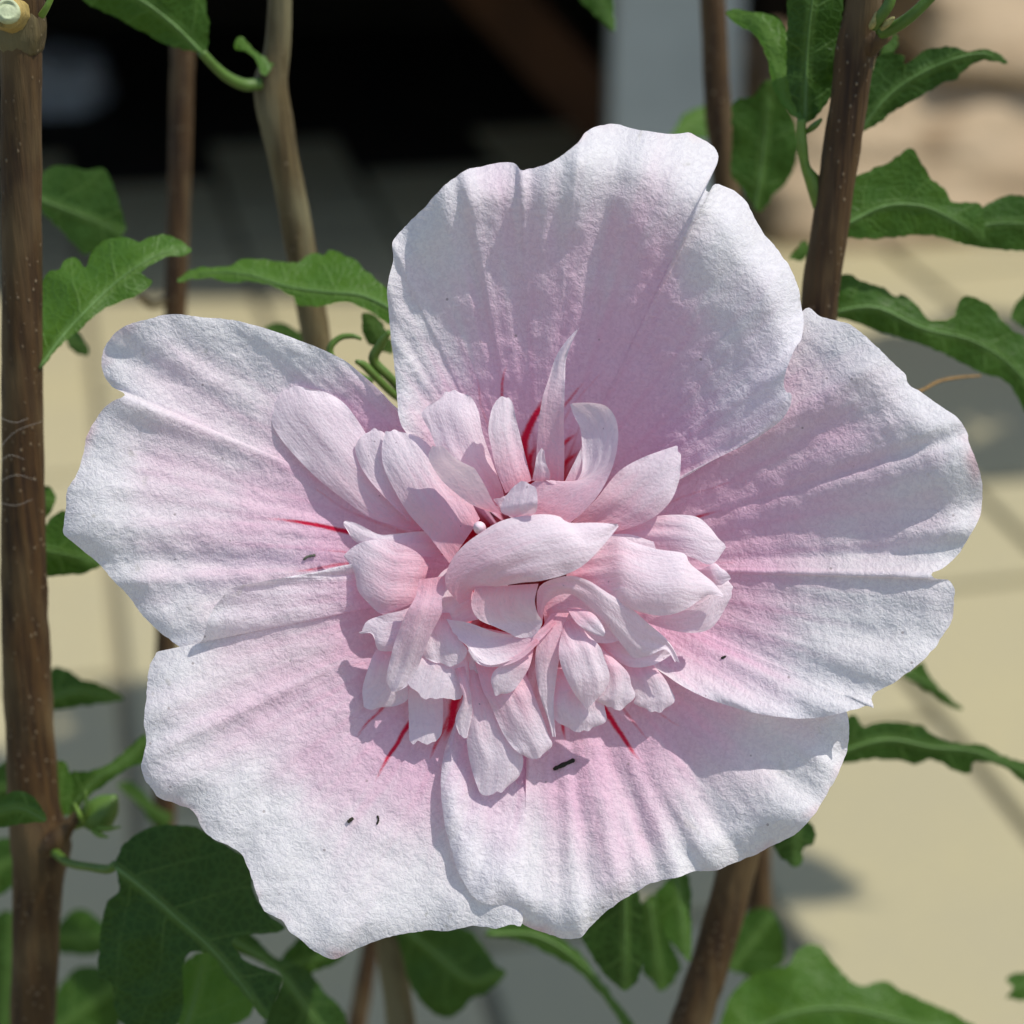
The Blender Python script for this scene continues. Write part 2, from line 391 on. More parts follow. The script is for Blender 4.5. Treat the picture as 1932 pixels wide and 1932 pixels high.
# raised deck over the dark recess; planks above the view added for shade
recess_shade = sheet('recess_shade', -3, 1.2, 2.42, 5, -0.002, M_RECESS_SHADE); tag(recess_shade, None, None, None, 'structure')  # dark sheet standing in for the deep shade on the recess floor
deck = empty('raised_deck', (-0.5, 2.9, 0), 'dark shaded underside of a raised wooden deck behind the flower', 'deck')
DX0, DX1, DY = -2.3, 0.49, 2.03
for k in range(12):
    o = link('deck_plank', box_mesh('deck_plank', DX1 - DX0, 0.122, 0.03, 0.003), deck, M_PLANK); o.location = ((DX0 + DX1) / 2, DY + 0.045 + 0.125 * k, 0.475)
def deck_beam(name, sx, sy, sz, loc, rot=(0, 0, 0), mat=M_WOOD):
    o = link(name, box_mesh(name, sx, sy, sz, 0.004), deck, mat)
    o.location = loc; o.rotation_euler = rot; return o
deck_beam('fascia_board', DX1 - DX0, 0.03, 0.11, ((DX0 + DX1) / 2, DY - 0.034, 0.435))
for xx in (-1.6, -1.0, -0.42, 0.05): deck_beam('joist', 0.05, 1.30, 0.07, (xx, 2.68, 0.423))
deck_beam('back_wall', DX1 - DX0, 0.05, 0.457, ((DX0 + DX1) / 2, 3.42, 0.2285), mat=M_RECESS_SHADE)
deck_beam('sun_block_wall', 0.03, 0.74, 0.455, (0.47, 3.01, 0.2275), mat=M_WOOD)  # wall added to keep sun from the right out of the recess
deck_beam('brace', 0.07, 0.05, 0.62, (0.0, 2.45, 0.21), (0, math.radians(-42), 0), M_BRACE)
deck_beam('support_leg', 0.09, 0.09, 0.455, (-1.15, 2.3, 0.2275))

post = empty('grey_post', (0.163, 2.07, 0), 'pale grey painted post in front of the dark recess', 'post')
o = link('shaft', box_mesh('shaft', 0.127, 0.10, 0.44, 0.008), post, M_POST); o.location = (0.163, 2.07, 0.22)
o = link('base_plate', box_mesh('base_plate', 0.17, 0.145, 0.008, 0.002), post, M_POST); o.location = (0.163, 2.07, 0.0045)

def stone(label, x, y, z, sx, sy, sz, rz, seed):
    o = link('stone_block', batter(box_mesh('stone_block', sx, sy, sz, 0, 0.010, seed, 12), 0.55, -sz / 2), None, M_STONE)
    o.location = (x, y, z + sz / 2); o.rotation_euler = (0, 0, rz); tag(o, label, 'stone')
stone('tan sandstone block lying on the paving with a brown stain', 0.70, 2.38, -0.004, 0.86, 0.34, 0.170, math.radians(4), 3)
stone('upper tan sandstone block stacked on the stained one', 0.86, 2.475, 0.169, 0.84, 0.34, 0.17, math.radians(7), 5)

o = link('pale_stone', box_mesh('pale_stone', 0.11, 0.09, 0.075, 0, 0.012, 9, 8), None, M_PALE)
o.location = (-0.625, 2.85, 0.034); tag(o, 'pale grey stone lying in the dark recess beyond the left stem', 'stone')
# unseen shrubs added beside the view to throw shade on the paving
def add_shade_shrub(label, base, centre, rad, n, seed):
    e = empty('shade_shrub', base, label, 'shrub', None)
    r = np.random.default_rng(seed); V = []; F = []
    for k in range(n):
        d = r.normal(size=3); d /= np.linalg.norm(d); c = np.array(centre) + d * np.array(rad) * r.random() ** 0.4
        a = r.normal(size=3); a /= np.linalg.norm(a); b = np.cross(a, r.normal(size=3)); b /= np.linalg.norm(b)
        L = r.uniform(0.05, 0.085); W = L * 0.33; i = len(V); nn = np.cross(a, b)
        V += [c - a * L / 2, c - a * L * .1 + b * W + nn * .006, c + a * L * .3 + b * W * .6, c + a * L / 2, c + a * L * .3 - b * W * .6, c - a * L * .1 - b * W + nn * .006, c]
        F += [(i, i + 1, i + 6), (i + 1, i + 2, i + 6), (i + 2, i + 3, i + 6), (i + 3, i + 4, i + 6), (i + 4, i + 5, i + 6), (i + 5, i, i + 6)]
    V = np.array(V)
    me = mesh_np('crown', V, F, {'lu': np.full(len(V), 3.0), 'lv': np.zeros(len(V)), 'tone': np.full(len(V), 0.4), 'pm': V * 1000})
    link('crown', me, e, M_LEAF)
    b = np.array(base, float)
    for k in range(5):
        t = np.array(centre) + r.normal(size=3) * np.array(rad) * 0.5
        q = catmull(np.array([b + [0.01 * k, 0, -0.01], b * .6 + t * .4 + [0.05, 0, 0.1], t]), 16)
        link('branch', tube_mesh('branch', q, np.linspace(0.006, 0.002, 16), 8), e, M_BARK)
SX, SY = SUN[0] / SUN[2], SUN[1] / SUN[2]
for lab, g, hh, rad, n, seed in (('unseen leafy shrub added to shade the slabs below the flower', (-0.12, 1.00), 0.95, (0.30, 0.24, 0.08), 1500, 3),
                              ('unseen leafy shrub added to shade the paving before the sandstone blocks', (0.50, 1.76), 0.95, (0.24, 0.22, 0.10), 560, 4)):
    c = (g[0] + SX * hh, g[1] + SY * hh, hh)
    add_shade_shrub(lab, (c[0] - 0.10, 0.52, 0.0) if seed == 3 else (c[0] + 0.3, c[1], 0.0), c, rad, n, seed)

# ------------------------------------------------------------------ stems and leaves
SLOPE = 0.030
def stem(label, pts, h0, mat, seed, top_extra=None, rough=0.05, tint=None):
    """pts: (px, py, radius_px) from top to bottom; upright in the world, so it recedes downwards, then down into the ground"""
    q = catmull([(a, b, r) for a, b, r in pts], 90)
    h = h0 - SLOPE * q[:, 1]
    c = P(q[:, 0], q[:, 1], h); r = q[:, 2] * K * (DIST - h * 1e-3) / DIST
    d = c[-1] - c[-6]; d /= -d[2] if d[2] < 0 else 1
    zz = np.linspace(c[-1][2], -0.012, 14)[1:]
    ext = np.stack([c[-1][0] + d[0] * (c[-1][2] - zz) * 0.35, c[-1][1] + 0 * zz, zz], 1)
    c = np.vstack([c, ext]); r = np.concatenate([r, np.linspace(r[-1], r[-1] * 1.5, 13)])
    e = empty('woody_stem', (ext[-1][0], ext[-1][1], 0.0), label, 'stem', 'upright woody stems of the shrub')
    link('bark', tube_mesh('bark', c, r, 28, rough, seed), e, mat)
    e['_h0'] = h0
    return e

Z = {'F': (1, 0, 0), '1': (.36, 0, 0), '2': (.36, 618, 0), '3': (.36, 1236.5, 0), '4': (.36, 0, 618), '5': (.36, 1236.5, 618),
     '6': (.36, 0, 1236.5), '7': (.36, 618, 1236.5), '8': (.36, 1236.5, 1236.5), 'P': (.48, 502.3, 695.5)}
def tr(z, pts):
    s, ox, oy = Z[z]; p = np.asarray(pts, float).copy(); p[:, 0] = p[:, 0] * s + ox; p[:, 1] = p[:, 1] * s + oy; return p

def polyline_project(X, Y, mid):
    best = np.full(X.shape, 1e9); av = np.zeros(X.shape); sd = np.zeros(X.shape); acc = 0
    for i in range(len(mid) - 1):
        a, b = mid[i], mid[i + 1]; d = b - a; L = np.hypot(*d)
        if L < 1e-6: continue
        t = ((X - a[0]) * d[0] + (Y - a[1]) * d[1]) / L ** 2
        tc = np.clip(t, 0 if i else -9, 1 if i < len(mid) - 2 else 9)
        dx = X - (a[0] + tc * d[0]); dy = Y - (a[1] + tc * d[1]); dist = np.hypot(dx, dy)
        s = np.sign(d[0] * dy - d[1] * dx); k = dist < best
        best = np.where(k, dist, best); av = np.where(k, acc + tc * L, av); sd = np.where(k, s * dist, sd); acc += L
    return av, sd, acc

LEAFN = [0]
def leaf(parent, z, poly, mid, h, gx=0.0, gy=0.0, fold=0.25, tone=0.5, droop=0.0, rib=True, wav=0.5, name='leaf', serr=2.4, mat=None):
    """a leaf blade: outline and midrib in photo pixels, h = mm towards the camera at the leaf base, slopes gx, gy (mm/mm), fold = V of the two halves"""
    LEAFN[0] += 1; sd_ = LEAFN[0]
    poly = tr(z, poly); mid = catmull(tr(z, mid), 24)
    pc = np.vstack([poly, poly[:1]]); per = np.linalg.norm(np.diff(pc, axis=0), axis=1).sum()
    n = int(np.clip(per / 5, 60, 260)); o = catmull(pc, n + 1)[:-1]
    s = np.arange(n) * per / n
    nrm = np.roll(o, -1, 0) - np.roll(o, 1, 0); nrm = np.stack([nrm[:, 1], -nrm[:, 0]], 1); nrm /= np.linalg.norm(nrm, axis=1)[:, None] + 1e-9
    o = o + nrm * (serr * vnoise(s / 9, s * 0, sd_))[:, None]
    area = abs(np.sum(o[:, 0] * np.roll(o[:, 1], -1) - o[:, 1] * np.roll(o[:, 0], -1)) / 2)
    st = max(5.0, math.sqrt(area / 1500))
    gxs, gys = np.meshgrid(np.arange(o[:, 0].min(), o[:, 0].max(), st), np.arange(o[:, 1].min(), o[:, 1].max(), st))
    gxs = gxs.ravel() + st * 0.3 * (rng.random(gxs.size) - .5); gys = gys.ravel() + st * 0.3 * (rng.random(gys.size) - .5)
    ins = np.zeros(gxs.shape, bool); x1, y1 = o[:, 0], o[:, 1]; x2, y2 = np.roll(x1, -1), np.roll(y1, -1)
    near = np.full(gxs.shape, 1e9)
    for a, b, c, d in zip(x1, y1, x2, y2):
        cr = ((b > gys) != (d > gys)) & (gxs < (c - a) * (gys - b) / (d - b + 1e-12) + a); ins ^= cr
        near = np.minimum(near, np.hypot(gxs - a, gys - b))
    k = ins & (near > st * 0.6)
    pts = [Vector((float(a), float(b))) for a, b in np.vstack([o, np.stack([gxs[k], gys[k]], 1)])]
    v2, _, f2, _, _, _ = delaunay_2d_cdt(pts, [], [list(range(n))], 1, 1e-4)
    V = np.array([(v.x, v.y) for v in v2]); f2 = [f for f in f2 if len(f) == 3]
    mmpp = K * 1000
    av, sgn, L = polyline_project(V[:, 0], V[:, 1], mid); un = sgn * mmpp; vn = av * mmpp
    X = (V[:, 0] - mid[0, 0]) * mmpp; Y = (mid[0, 1] - V[:, 1]) * mmpp
    q = np.abs(un)
    H = h + gx * X + gy * Y - fold * (np.sqrt(q * q + 0.6) - 0.77) - droop * (av / L) ** 2 * L * mmpp \
        + wav * (fbm(X / 7, Y / 7, sd_) + 0.6 * np.sin(vn * 0.9 + np.sign(un)) * np.minimum(q / 5, 1))
    W = P(V[:, 0], V[:, 1], H)
    me = mesh_np(name, W, np.array(f2), {'lu': un, 'lv': vn, 'tone': np.full(len(V), tone), 'pm': np.stack([un + 17.0 * sd_, vn, 0 * un], 1)})
    ob = link(name, me, parent, mat or M_LEAF)
    if rib:
        m2 = mid[:-2]
        a2, s2, _ = polyline_project(m2[:, 0], m2[:, 1], mid)
        X = (m2[:, 0] - mid[0, 0]) * mmpp; Y = (mid[0, 1] - m2[:, 1]) * mmpp
        hh = h + gx * X + gy * Y - droop * (a2 / L) ** 2 * L * mmpp + wav * fbm(X / 7, Y / 7, sd_) + 0.02
        c = P(m2[:, 0], m2[:, 1], hh)
        rr = np.linspace(0.30, 0.08, len(m2)) * 1e-3 * min(1, L * mmpp / 18)
        link('midrib', tube_mesh('midrib', c, rr, 8), ob, M_RIB)
    return ob

# the stem at the left edge
s1 = stem('thick brown stem with pruned stub, running beside the flower from a cut node',
          [(30, -260, 30), (36, -120, 34), (42, 10, 43), (40, 60, 40), (40, 300, 38), (42, 600, 38), (44, 900, 40), (48, 1200, 44), (62, 1500, 47), (78, 1590, 58), (72, 1660, 47), (62, 1932, 42), (60, 2000, 42)], -2, M_BARK, 2)
px_tube('node_spur', [(80, 1600, -47, 22), (105, 1585, -46, 24), (128, 1560, -45, 14), (150, 1530, -44, 7)], s1, M_BARK, 24, 14, 0.05, 4)
px_tube('node_swelling', [(44, 95, -5, 38), (40, 66, -4, 46), (38, 36, -3, 48), (34, 5, -2, 42), (32, -30, -1, 34)], s1, M_BARK_GREY, 24, 24, 0.09, 9)
stub = px_tube('pruned_stub', [(26, 30, -3, 34), (20, 26, 1, 33), (16, 23, 4, 31), (15, 22, 5.2, 30), (14.5, 22, 5.6, 26), (14.5, 22, 5.0, 23)], s1, M_CALLUS, 26, 30, 0.07, 5)
px_tube('cut_face', [(15, 22, 3.5, 24), (14.5, 22, 5.0, 24), (14.2, 22, 5.9, 21.5), (14, 21, 6.15, 10)], stub, M_CUT, 12, 26, 0.03, 6)
px_tube('green_shoot', [(78, 30, 2, 7), (90, 10, 3, 6), (108, -30, 4, 5)], s1, M_LIME, 16, 10)
for k in range(5):
    y = 790 + 36 * k + random.uniform(-12, 12); hh = -2 - SLOPE * y + 3.4
    px_tube('fibre', [(-20, y + random.uniform(-40, 60), hh, 0.35), (20 + random.uniform(-8, 8), y + random.uniform(-20, 20), hh + 0.6, 0.3), (55 + random.uniform(-10, 25), y + random.uniform(-40, 30), hh - 0.3, 0.2)], s1, M_WEB, 14, 5)
leaf(s1, '1', [(215, 1900), (208, 1700), (215, 1500), (250, 1430), (310, 1410), (340, 1360), (400, 1350), (450, 1400), (480, 1320), (560, 1250), (650, 1245), (720, 1265), (780, 1240), (870, 1228), (940, 1260), (1005, 1310), (960, 1340), (880, 1348), (800, 1385), (735, 1430), (770, 1450), (800, 1480), (740, 1540), (660, 1575), (560, 1612), (480, 1670), (400, 1745), (300, 1825), (230, 1912)],
     [(205, 1930), (330, 1760), (480, 1600), (620, 1470), (760, 1370), (900, 1310), (1000, 1310)], -22, 0.1, -0.35, 0.35, 0.62, 0.12)
leaf(s1, '1', [(190, 1010), (230, 900), (330, 868), (450, 890), (540, 880), (590, 960), (630, 1080), (655, 1210), (560, 1290), (450, 1335), (380, 1275), (300, 1190), (200, 1090)], [(200, 1040), (380, 1110), (560, 1180), (640, 1220)], -66, 0, 0.25, 0.2, 0.25)
leaf(s1, '1', [(330, 1760), (400, 1740), (450, 1790), (470, 1850), (420, 1860), (360, 1820)], [(340, 1770), (460, 1845)], -60, 0, 0.3, 0.1, 0.1, rib=False)
leaf(s1, '4', [(210, 1060), (330, 955), (385, 1060), (440, 1160), (530, 1230), (440, 1290), (320, 1296), (210, 1282)], [(200, 1160), (350, 1190), (520, 1235)], -42, 0.1, 0.2, 0.25, 0.4)
leaf(s1, '4', [(190, 860), (250, 830), (290, 880), (270, 960), (225, 1010), (190, 1010)], [(195, 900), (280, 930)], -46, 0.1, 0.1, 0.2, 0.45, rib=False)
leaf(s1, '6', [(200, 220), (260, 85), (330, 65), (420, 120), (520, 150), (600, 190), (645, 235), (400, 270), (200, 290)], [(200, 250), (400, 190), (640, 232)], -75, 0, 0.2, 0.2, 0.3)
leaf(s1, '6', [(-60, 800), (20, 740), (80, 705), (160, 735), (215, 800), (245, 865), (180, 880), (60, 890), (-60, 905)], [(240, 865), (100, 800), (-50, 830)], -30, 0, 0.2, 0.2, 0.4)
leaf(s1, '6', [(350, 740), (370, 620), (440, 610), (520, 590), (600, 545), (680, 480), (760, 410), (770, 540), (650, 605), (580, 655), (520, 700), (440, 760), (400, 830), (360, 850)], [(370, 800), (500, 650), (640, 560), (765, 450)], -52, 0.05, 0.1, 0.3, 0.3)
leaf(s1, '6', [(260, 860), (270, 650), (300, 560), (350, 570), (385, 700), (370, 800), (300, 880)], [(280, 870), (310, 600)], -50, 0, 0, 0.25, 0.5, rib=False)
leaf(s1, '6', [(-60, 620), (40, 560), (90, 700), (60, 780), (-60, 800)], [(-50, 700), (80, 690)], -60, 0, 0.3, 0.2, 0.15, rib=False)
leaf(s1, '6', [(-60, 980), (60, 960), (100, 1080), (80, 1200), (-60, 1260)], [(90, 1060), (-50, 1130)], -80, 0, 0.2, 0.2, 0.25, rib=False)
leaf(s1, '6', [(-60, 1380), (60, 1340), (90, 1500), (80, 1800), (60, 2050), (-60, 2050)], [(60, 1400), (20, 1980)], -110, 0, 0.3, 0.2, 0.2, rib=False)
leaf(s1, '6', [(300, 1420), (400, 1330), (520, 1380), (580, 1500), (500, 1560), (380, 1570), (300, 1540)], [(300, 1480), (560, 1480)], -120, 0, 0.2, 0.2, 0.3, rib=False)
leaf(s1, '6', [(290, 1760), (400, 1640), (540, 1640), (660, 1750), (640, 1900), (560, 2050), (280, 2050)], [(300, 1950), (600, 1740)], -120, 0, 0.2, 0.2, 0.28, rib=False)
# bud on its short stalk
px_tube('bud_stalk', [(110, 1570, -47, 8), (150, 1555, -47, 8), (180, 1545, -46, 12)], s1, M_LIME, 16, 10)
bud = px_tube('flower_bud', [(165, 1556, -46, 10), (172, 1548, -45.5, 27), (184, 1538, -45, 33), (200, 1522, -44.5, 27), (213, 1508, -44, 13), (219, 1500, -44, 3)], s1, M_GREEN, 26, 18, 0.05, 8)
for a, b in ((140, 1515), (162, 1492), (228, 1560), (205, 1580)):
    px_tube('bract', [(166, 1555, -45, 5), ((166 + a) / 2, (1555 + b) / 2 + 6, -42.5, 6), (a, b, -42, 1.5)], bud, M_LIME, 14, 8)
# three-lobed dark leaf hanging from the lower node
px_tube('petiole', [(100, 1605, -46, 9), (130, 1628, -40, 8), (170, 1636, -36, 8), (205, 1640, -33, 9), (218, 1630, -32, 8)], s1, M_GREEN, 24, 12)
leaf(s1, '6', [(600, 1090), (640, 1000), (720, 935), (830, 890), (950, 888), (1040, 900), (1120, 960), (1210, 1010), (1310, 1080), (1325, 1220), (1400, 1350), (1495, 1420), (1440, 1455), (1290, 1465), (1215, 1500), (1290, 1600), (1400, 1650), (1475, 1690), (1440, 1790), (1390, 1905), (1300, 1800), (1200, 1690), (1090, 1560), (965, 1590), (960, 1850), (900, 1960), (760, 2010), (650, 1930), (600, 1850), (585, 1720), (515, 1690), (530, 1450), (560, 1300), (620, 1230)],
     [(605, 1110), (760, 1230), (920, 1370), (1090, 1520), (1240, 1690), (1385, 1890)], -32, 0.12, -0.15, 0.22, 0.16, 0.1)
leaf(s1, '6', [(950, 1640), (1000, 1580), (1100, 1560), (1240, 1700), (1330, 1800), (1300, 1900), (1150, 1960), (960, 2050), (930, 1850)], [(960, 1990), (1020, 1800), (1070, 1590)], -50, 0, -0.2, 0.2, 0.75)

# stem with the forked node, behind the upper left of the flower
s2 = stem('slim olive brown stem forking at a node, rising behind the flower',
          [(532, -200, 20), (528, 0, 22), (522, 100, 25), (512, 170, 33), (535, 300, 29), (560, 430, 29), (578, 540, 28), (600, 660, 27), (650, 1000, 26), (700, 1400, 26), (725, 1700, 26), (745, 1850, 27), (765, 1990, 28)], -42, M_BARK_GREY, 5)
px_tube('petiole', [(492, 158, -45, 12), (462, 160, -44, 11), (430, 146, -42, 10), (405, 125, -40, 9), (380, 98, -38, 9)], s2, M_GREEN, 30, 12)
leaf(s2, '1', [(1062, 285), (1085, 250), (1098, 150), (1078, 40), (1050, -70), (700, -200), (300, -160), (380, -40), (430, 0), (520, 50), (650, 112), (780, 182), (900, 242)], [(1060, 280), (900, 120), (700, -20), (400, -120)], -38, 0.05, 0.45, 0.15, 0.42)
leaf(s2, '1', [(1365, 385), (1330, 300), (1280, 265), (1232, 250), (1245, 200), (1275, 195), (1310, 240), (1370, 290), (1440, 320), (1420, 360), (1395, 400)], [(1390, 395), (1340, 290), (1260, 215)], -43, 0, -0.2, 0.2, 0.85, rib=False)
leaf(s2, '1', [(2090, 1560), (1932, 1430), (1850, 1360), (1740, 1312), (1700, 1338), (1640, 1328), (1540, 1378), (1400, 1358), (1270, 1360), (1200, 1395), (1080, 1400), (1000, 1415), (925, 1480), (1000, 1465), (1100, 1457), (1215, 1482), (1300, 1475), (1400, 1490), (1530, 1552), (1560, 1602), (1680, 1605), (1750, 1590), (1850, 1592), (1932, 1632), (2060, 1700)],
     [(2090, 1640), (1900, 1550), (1700, 1530), (1500, 1500), (1300, 1440), (1100, 1430), (940, 1478)], -33, 0.05, -0.5, 0.3, 0.7, 0.1)
leaf(s2, '1', [(1900, 1640), (1960, 1650), (2020, 1720), (2060, 1850), (1980, 1830), (1920, 1790), (1900, 1720)], [(1930, 1650), (2030, 1830)], -40, 0, 0.3, 0.2, 0.2, rib=False)
leaf(s2, '1', [(1380, 1720), (1450, 1690), (1540, 1720), (1620, 1790), (1540, 1800), (1440, 1760)], [(1390, 1725), (1610, 1790)], -70, 0, 0.2, 0.2, 0.2, rib=False)
leaf(s2, '7', [(330, 1400), (420, 1380), (600, 1420), (720, 1430), (800, 1500), (850, 1575), (880, 1620), (935, 1660), (915, 1700), (830, 1770), (760, 1800), (700, 1860), (640, 1900), (560, 1880), (480, 1800), (420, 1700), (370, 1500)], [(360, 1400), (560, 1560), (740, 1700), (850, 1690)], -88, 0, 0.25, 0.2, 0.25)
leaf(s2, '7', [(-250, 1600), (-150, 1480), (-60, 1440), (100, 1490), (60, 1600), (-50, 1650), (-150, 1700)], [(-220, 1640), (80, 1540)], -75, 0, 0.3, 0.2, 0.25)
leaf(s2, '6', [(1100, 1440), (1250, 1430), (1350, 1490), (1420, 1570), (1600, 1640), (1700, 1760), (1815, 1900), (1790, 2060), (1420, 2060), (1390, 1900), (1470, 1690), (1300, 1580), (1180, 1520)], [(1150, 1450), (1450, 1650), (1700, 1980)], -62, 0, 0.2, 0.2, 0.14)

s3 = stem('thin dark brown stem in the shade behind the left leaf',
          [(348, -200, 20), (345, 90, 22), (338, 350, 21), (330, 600, 21), (318, 1000, 21), (310, 1530, 21), (300, 1990, 22)], -95, M_BARK, 7)
leaf(s3, '6', [(600, 680), (680, 660), (760, 720), (830, 800), (900, 830), (880, 900), (800, 880), (740, 800), (650, 720)], [(610, 685), (890, 870)], -115, 0, 0.3, 0.2, 0.2, rib=False)
px_tube('twig', [(328, 560, -112, 8), (290, 575, -110, 9), (262, 560, -108, 8)], s3, M_BARK_GREY, 14, 8)
stem('thin reddish brown stem slanting away under the tip of the lower left petal', [(760, 1500, 15), (715, 1720, 16), (690, 1840, 17), (665, 1990, 18)], -98, M_BARK, 13)

s4 = stem('dark brown stem standing in front of the grey post',
          [(1338, -200, 23), (1345, 0, 24), (1355, 200, 25), (1368, 330, 25), (1390, 700, 25), (1420, 1300, 25), (1440, 1990, 25)], -85, M_BARK, 9)
leaf(s4, '2', [(1280, -60), (1360, 40), (1440, 110), (1500, 165), (1508, 130), (1498, 40), (1480, -60)], [(1390, -60), (1500, 150)], -70, 0, 0.2, 0.2, 0.35)
leaf(s4, '3', [(80, 720), (130, 620), (200, 570), (270, 560), (300, 640), (290, 720)], [(90, 710), (270, 590)], -112, 0, -0.3, 0.2, 0.75, rib=False)
leaf(s4, '3', [(395, 920), (400, 700), (402, 560), (430, 522), (520, 500), (560, 440), (620, 425), (680, 540), (735, 650), (745, 800), (700, 935), (620, 1025), (545, 1110), (460, 1000)], [(520, 1100), (560, 850), (600, 450)], -66, -0.1, 0.45, 0.1, 0.3)

# stem on the right, passing behind the flower and out again at the bottom
s5 = stem('brown stem with green petioles at its node, rising behind the right petal',
          [(1650, -260, 28), (1632, -60, 30), (1628, 30, 37), (1615, 90, 37), (1600, 200, 35), (1578, 350, 35), (1552, 520, 35), (1540, 620, 35), (1500, 900, 35), (1450, 1300, 36), (1398, 1600, 37), (1350, 1780, 37), (1302, 1932, 38), (1280, 2000, 38)], -14, M_BARK, 11)
px_tube('petiole', [(1660, 62, -14, 14), (1690, 50, -12, 12), (1725, 25, -10, 11), (1775, -25, -8, 10)], s5, M_GREEN, 24, 12)
px_tube('petiole', [(1648, 50, -12, 10), (1662, 30, -10, 11), (1678, 5, -9, 11), (1690, -40, -8, 10)], s5, M_GREEN, 24, 12)
px_tube('axillary_bud', [(1644, 52, -11.5, 5), (1648, 42, -10.5, 7), (1652, 30, -10, 5), (1654, 22, -9.6, 2)], s5, M_BUDS, 12, 12, 0.25, 3)
px_tube('axillary_bud', [(1664, 54, -11.5, 5), (1674, 44, -10.5, 7), (1682, 37, -10, 5), (1687, 33, -9.6, 2)], s5, M_BUDS, 12, 12, 0.25, 5)
px_tube('node_collar', [(1675, 70, -16, 10), (1660, 66, -15, 24), (1630, 78, -16, 34), (1612, 92, -17, 20)], s5, M_BARK, 16, 16, 0.08, 5)
px_tube('petiole', [(1548, 390, -26, 14), (1535, 345, -25, 15), (1520, 315, -24, 9), (1514, 275, -23, 10), (1512, 225, -22, 8)], s5, M_LIME, 30, 12)
px_tube('stipule', [(1520, 250, -23, 4), (1536, 238, -21, 7), (1550, 225, -20, 3)], s5, M_GREEN, 12, 8)
leaf(s5, '3', [(775, 645), (720, 600), (660, 540), (622, 470), (590, 330), (560, 240), (500, 170), (420, 125), (372, 78), (395, 48), (450, 52), (550, 66), (630, 90), (685, 150), (698, 260), (692, 330), (702, 450), (745, 560), (790, 640)], [(780, 640), (690, 500), (640, 330), (560, 130), (390, 65)], -23, 0.35, -0.25, 0.1, 0.72, rib=False)
leaf(s5, '3', [(770, 640), (730, 560), (695, 450), (688, 330), (688, 200), (690, 100), (700, -40), (760, -160), (900, -170), (990, -60), (975, 100), (965, 250), (952, 400), (922, 490), (860, 590), (800, 645)], [(785, 640), (790, 450), (795, 300), (810, 120), (840, -100)], -23.4, 0.0, 0.35, 0.25, 0.22)
leaf(s5, '3', [(1065, 705), (1100, 500), (1150, 330), (1180, 292), (1240, 280), (1300, 290), (1312, 338), (1420, 262), (1560, 245), (1630, 268), (1720, 256), (1800, 280), (1842, 332), (1720, 316), (1620, 362), (1570, 420), (1520, 432), (1430, 482), (1330, 540), (1250, 582), (1180, 642)], [(1070, 690), (1200, 520), (1360, 400), (1560, 310), (1720, 280), (1838, 330)], -36, -0.1, 0.5, 0.25, 0.2)
leaf(s5, '3', [(1180, 300), (1200, 230), (1260, 180), (1275, 230), (1230, 290)], [(1190, 295), (1265, 200)], -40, 0, 0.3, 0.2, 0.3, rib=False)
leaf(s5, '3', [(985, 1240), (1010, 1100), (1028, 950), (1130, 890), (1240, 838), (1335, 775), (1390, 840), (1440, 930), (1520, 1000), (1570, 1062), (1700, 1065), (1722, 1150), (1728, 1270), (1690, 1292), (1600, 1280), (1500, 1245), (1400, 1232), (1250, 1242), (1100, 1252)], [(990, 1180), (1200, 1080), (1400, 1080), (1560, 1150), (1715, 1240)], -36, -0.1, 0.35, 0.15, 0.52)
leaf(s5, '3', [(1560, 1190), (1640, 1130), (1720, 1080), (1800, 1035), (1900, 1022), (2040, 1060), (2100, 1200), (2020, 1300), (1900, 1312), (1800, 1308), (1700, 1292), (1600, 1262)], [(1570, 1230), (1780, 1170), (2060, 1180)], -42, -0.1, 0.35, 0.2, 0.35)
leaf(s5, '3', [(905, 1650), (935, 1480), (1000, 1438), (1080, 1470), (1180, 1500), (1262, 1552), (1290, 1538), (1370, 1600), (1425, 1672), (1500, 1675), (1560, 1660), (1600, 1572), (1650, 1555), (1740, 1590), (1800, 1650), (1860, 1720), (1990, 1820), (2050, 2050), (1960, 2180), (1850, 2010), (1700, 1950), (1560, 1880), (1400, 1808), (1200, 1745), (1050, 1692)], [(910, 1640), (1150, 1610), (1400, 1720), (1650, 1780), (1850, 1900), (2000, 2080)], -42, -0.05, 0.25, 0.3, 0.42)
leaf(s5, '3', [(1860, 1660), (1930, 1540), (2060, 1500), (2100, 1700), (2000, 1760)], [(1880, 1680), (2080, 1560)], -60, 0, 0.2, 0.2, 0.45, rib=False)
leaf(s5, '3', [(700, 1350), (740, 1300), (790, 1255), (800, 1330), (760, 1370)], [(790, 1290), (705, 1345)], -50, 0, 0.1, 0.2, 0.45, rib=False)
leaf(s5, '8', [(930, 470), (990, 340), (1050, 312), (1092, 370), (1200, 350), (1380, 365), (1432, 400), (1500, 440), (1600, 460), (1700, 465), (1780, 500), (1860, 540), (2000, 590), (2080, 720), (1960, 690), (1850, 602), (1750, 562), (1668, 562), (1650, 620), (1560, 602), (1450, 545), (1360, 572), (1260, 550), (1150, 545), (930, 560)], [(930, 520), (1200, 440), (1450, 480), (1700, 510), (2050, 660)], -62, -0.05, 0.35, 0.2, 0.25)
leaf(s5, '8', [(1280, 110), (1390, 35), (1440, 110), (1500, 180), (1610, 280), (1540, 265), (1450, 205), (1380, 160)], [(1310, 90), (1450, 160), (1600, 275)], -85, 0, 0.2, 0.2, 0.4)
leaf(s5, '8', [(640, 900), (620, 1000), (680, 1080), (720, 1105), (765, 1090), (780, 1012), (828, 985), (835, 900), (740, 840)], [(740, 850), (740, 1090)], -50, 0, 0.3, 0.2, 0.12)
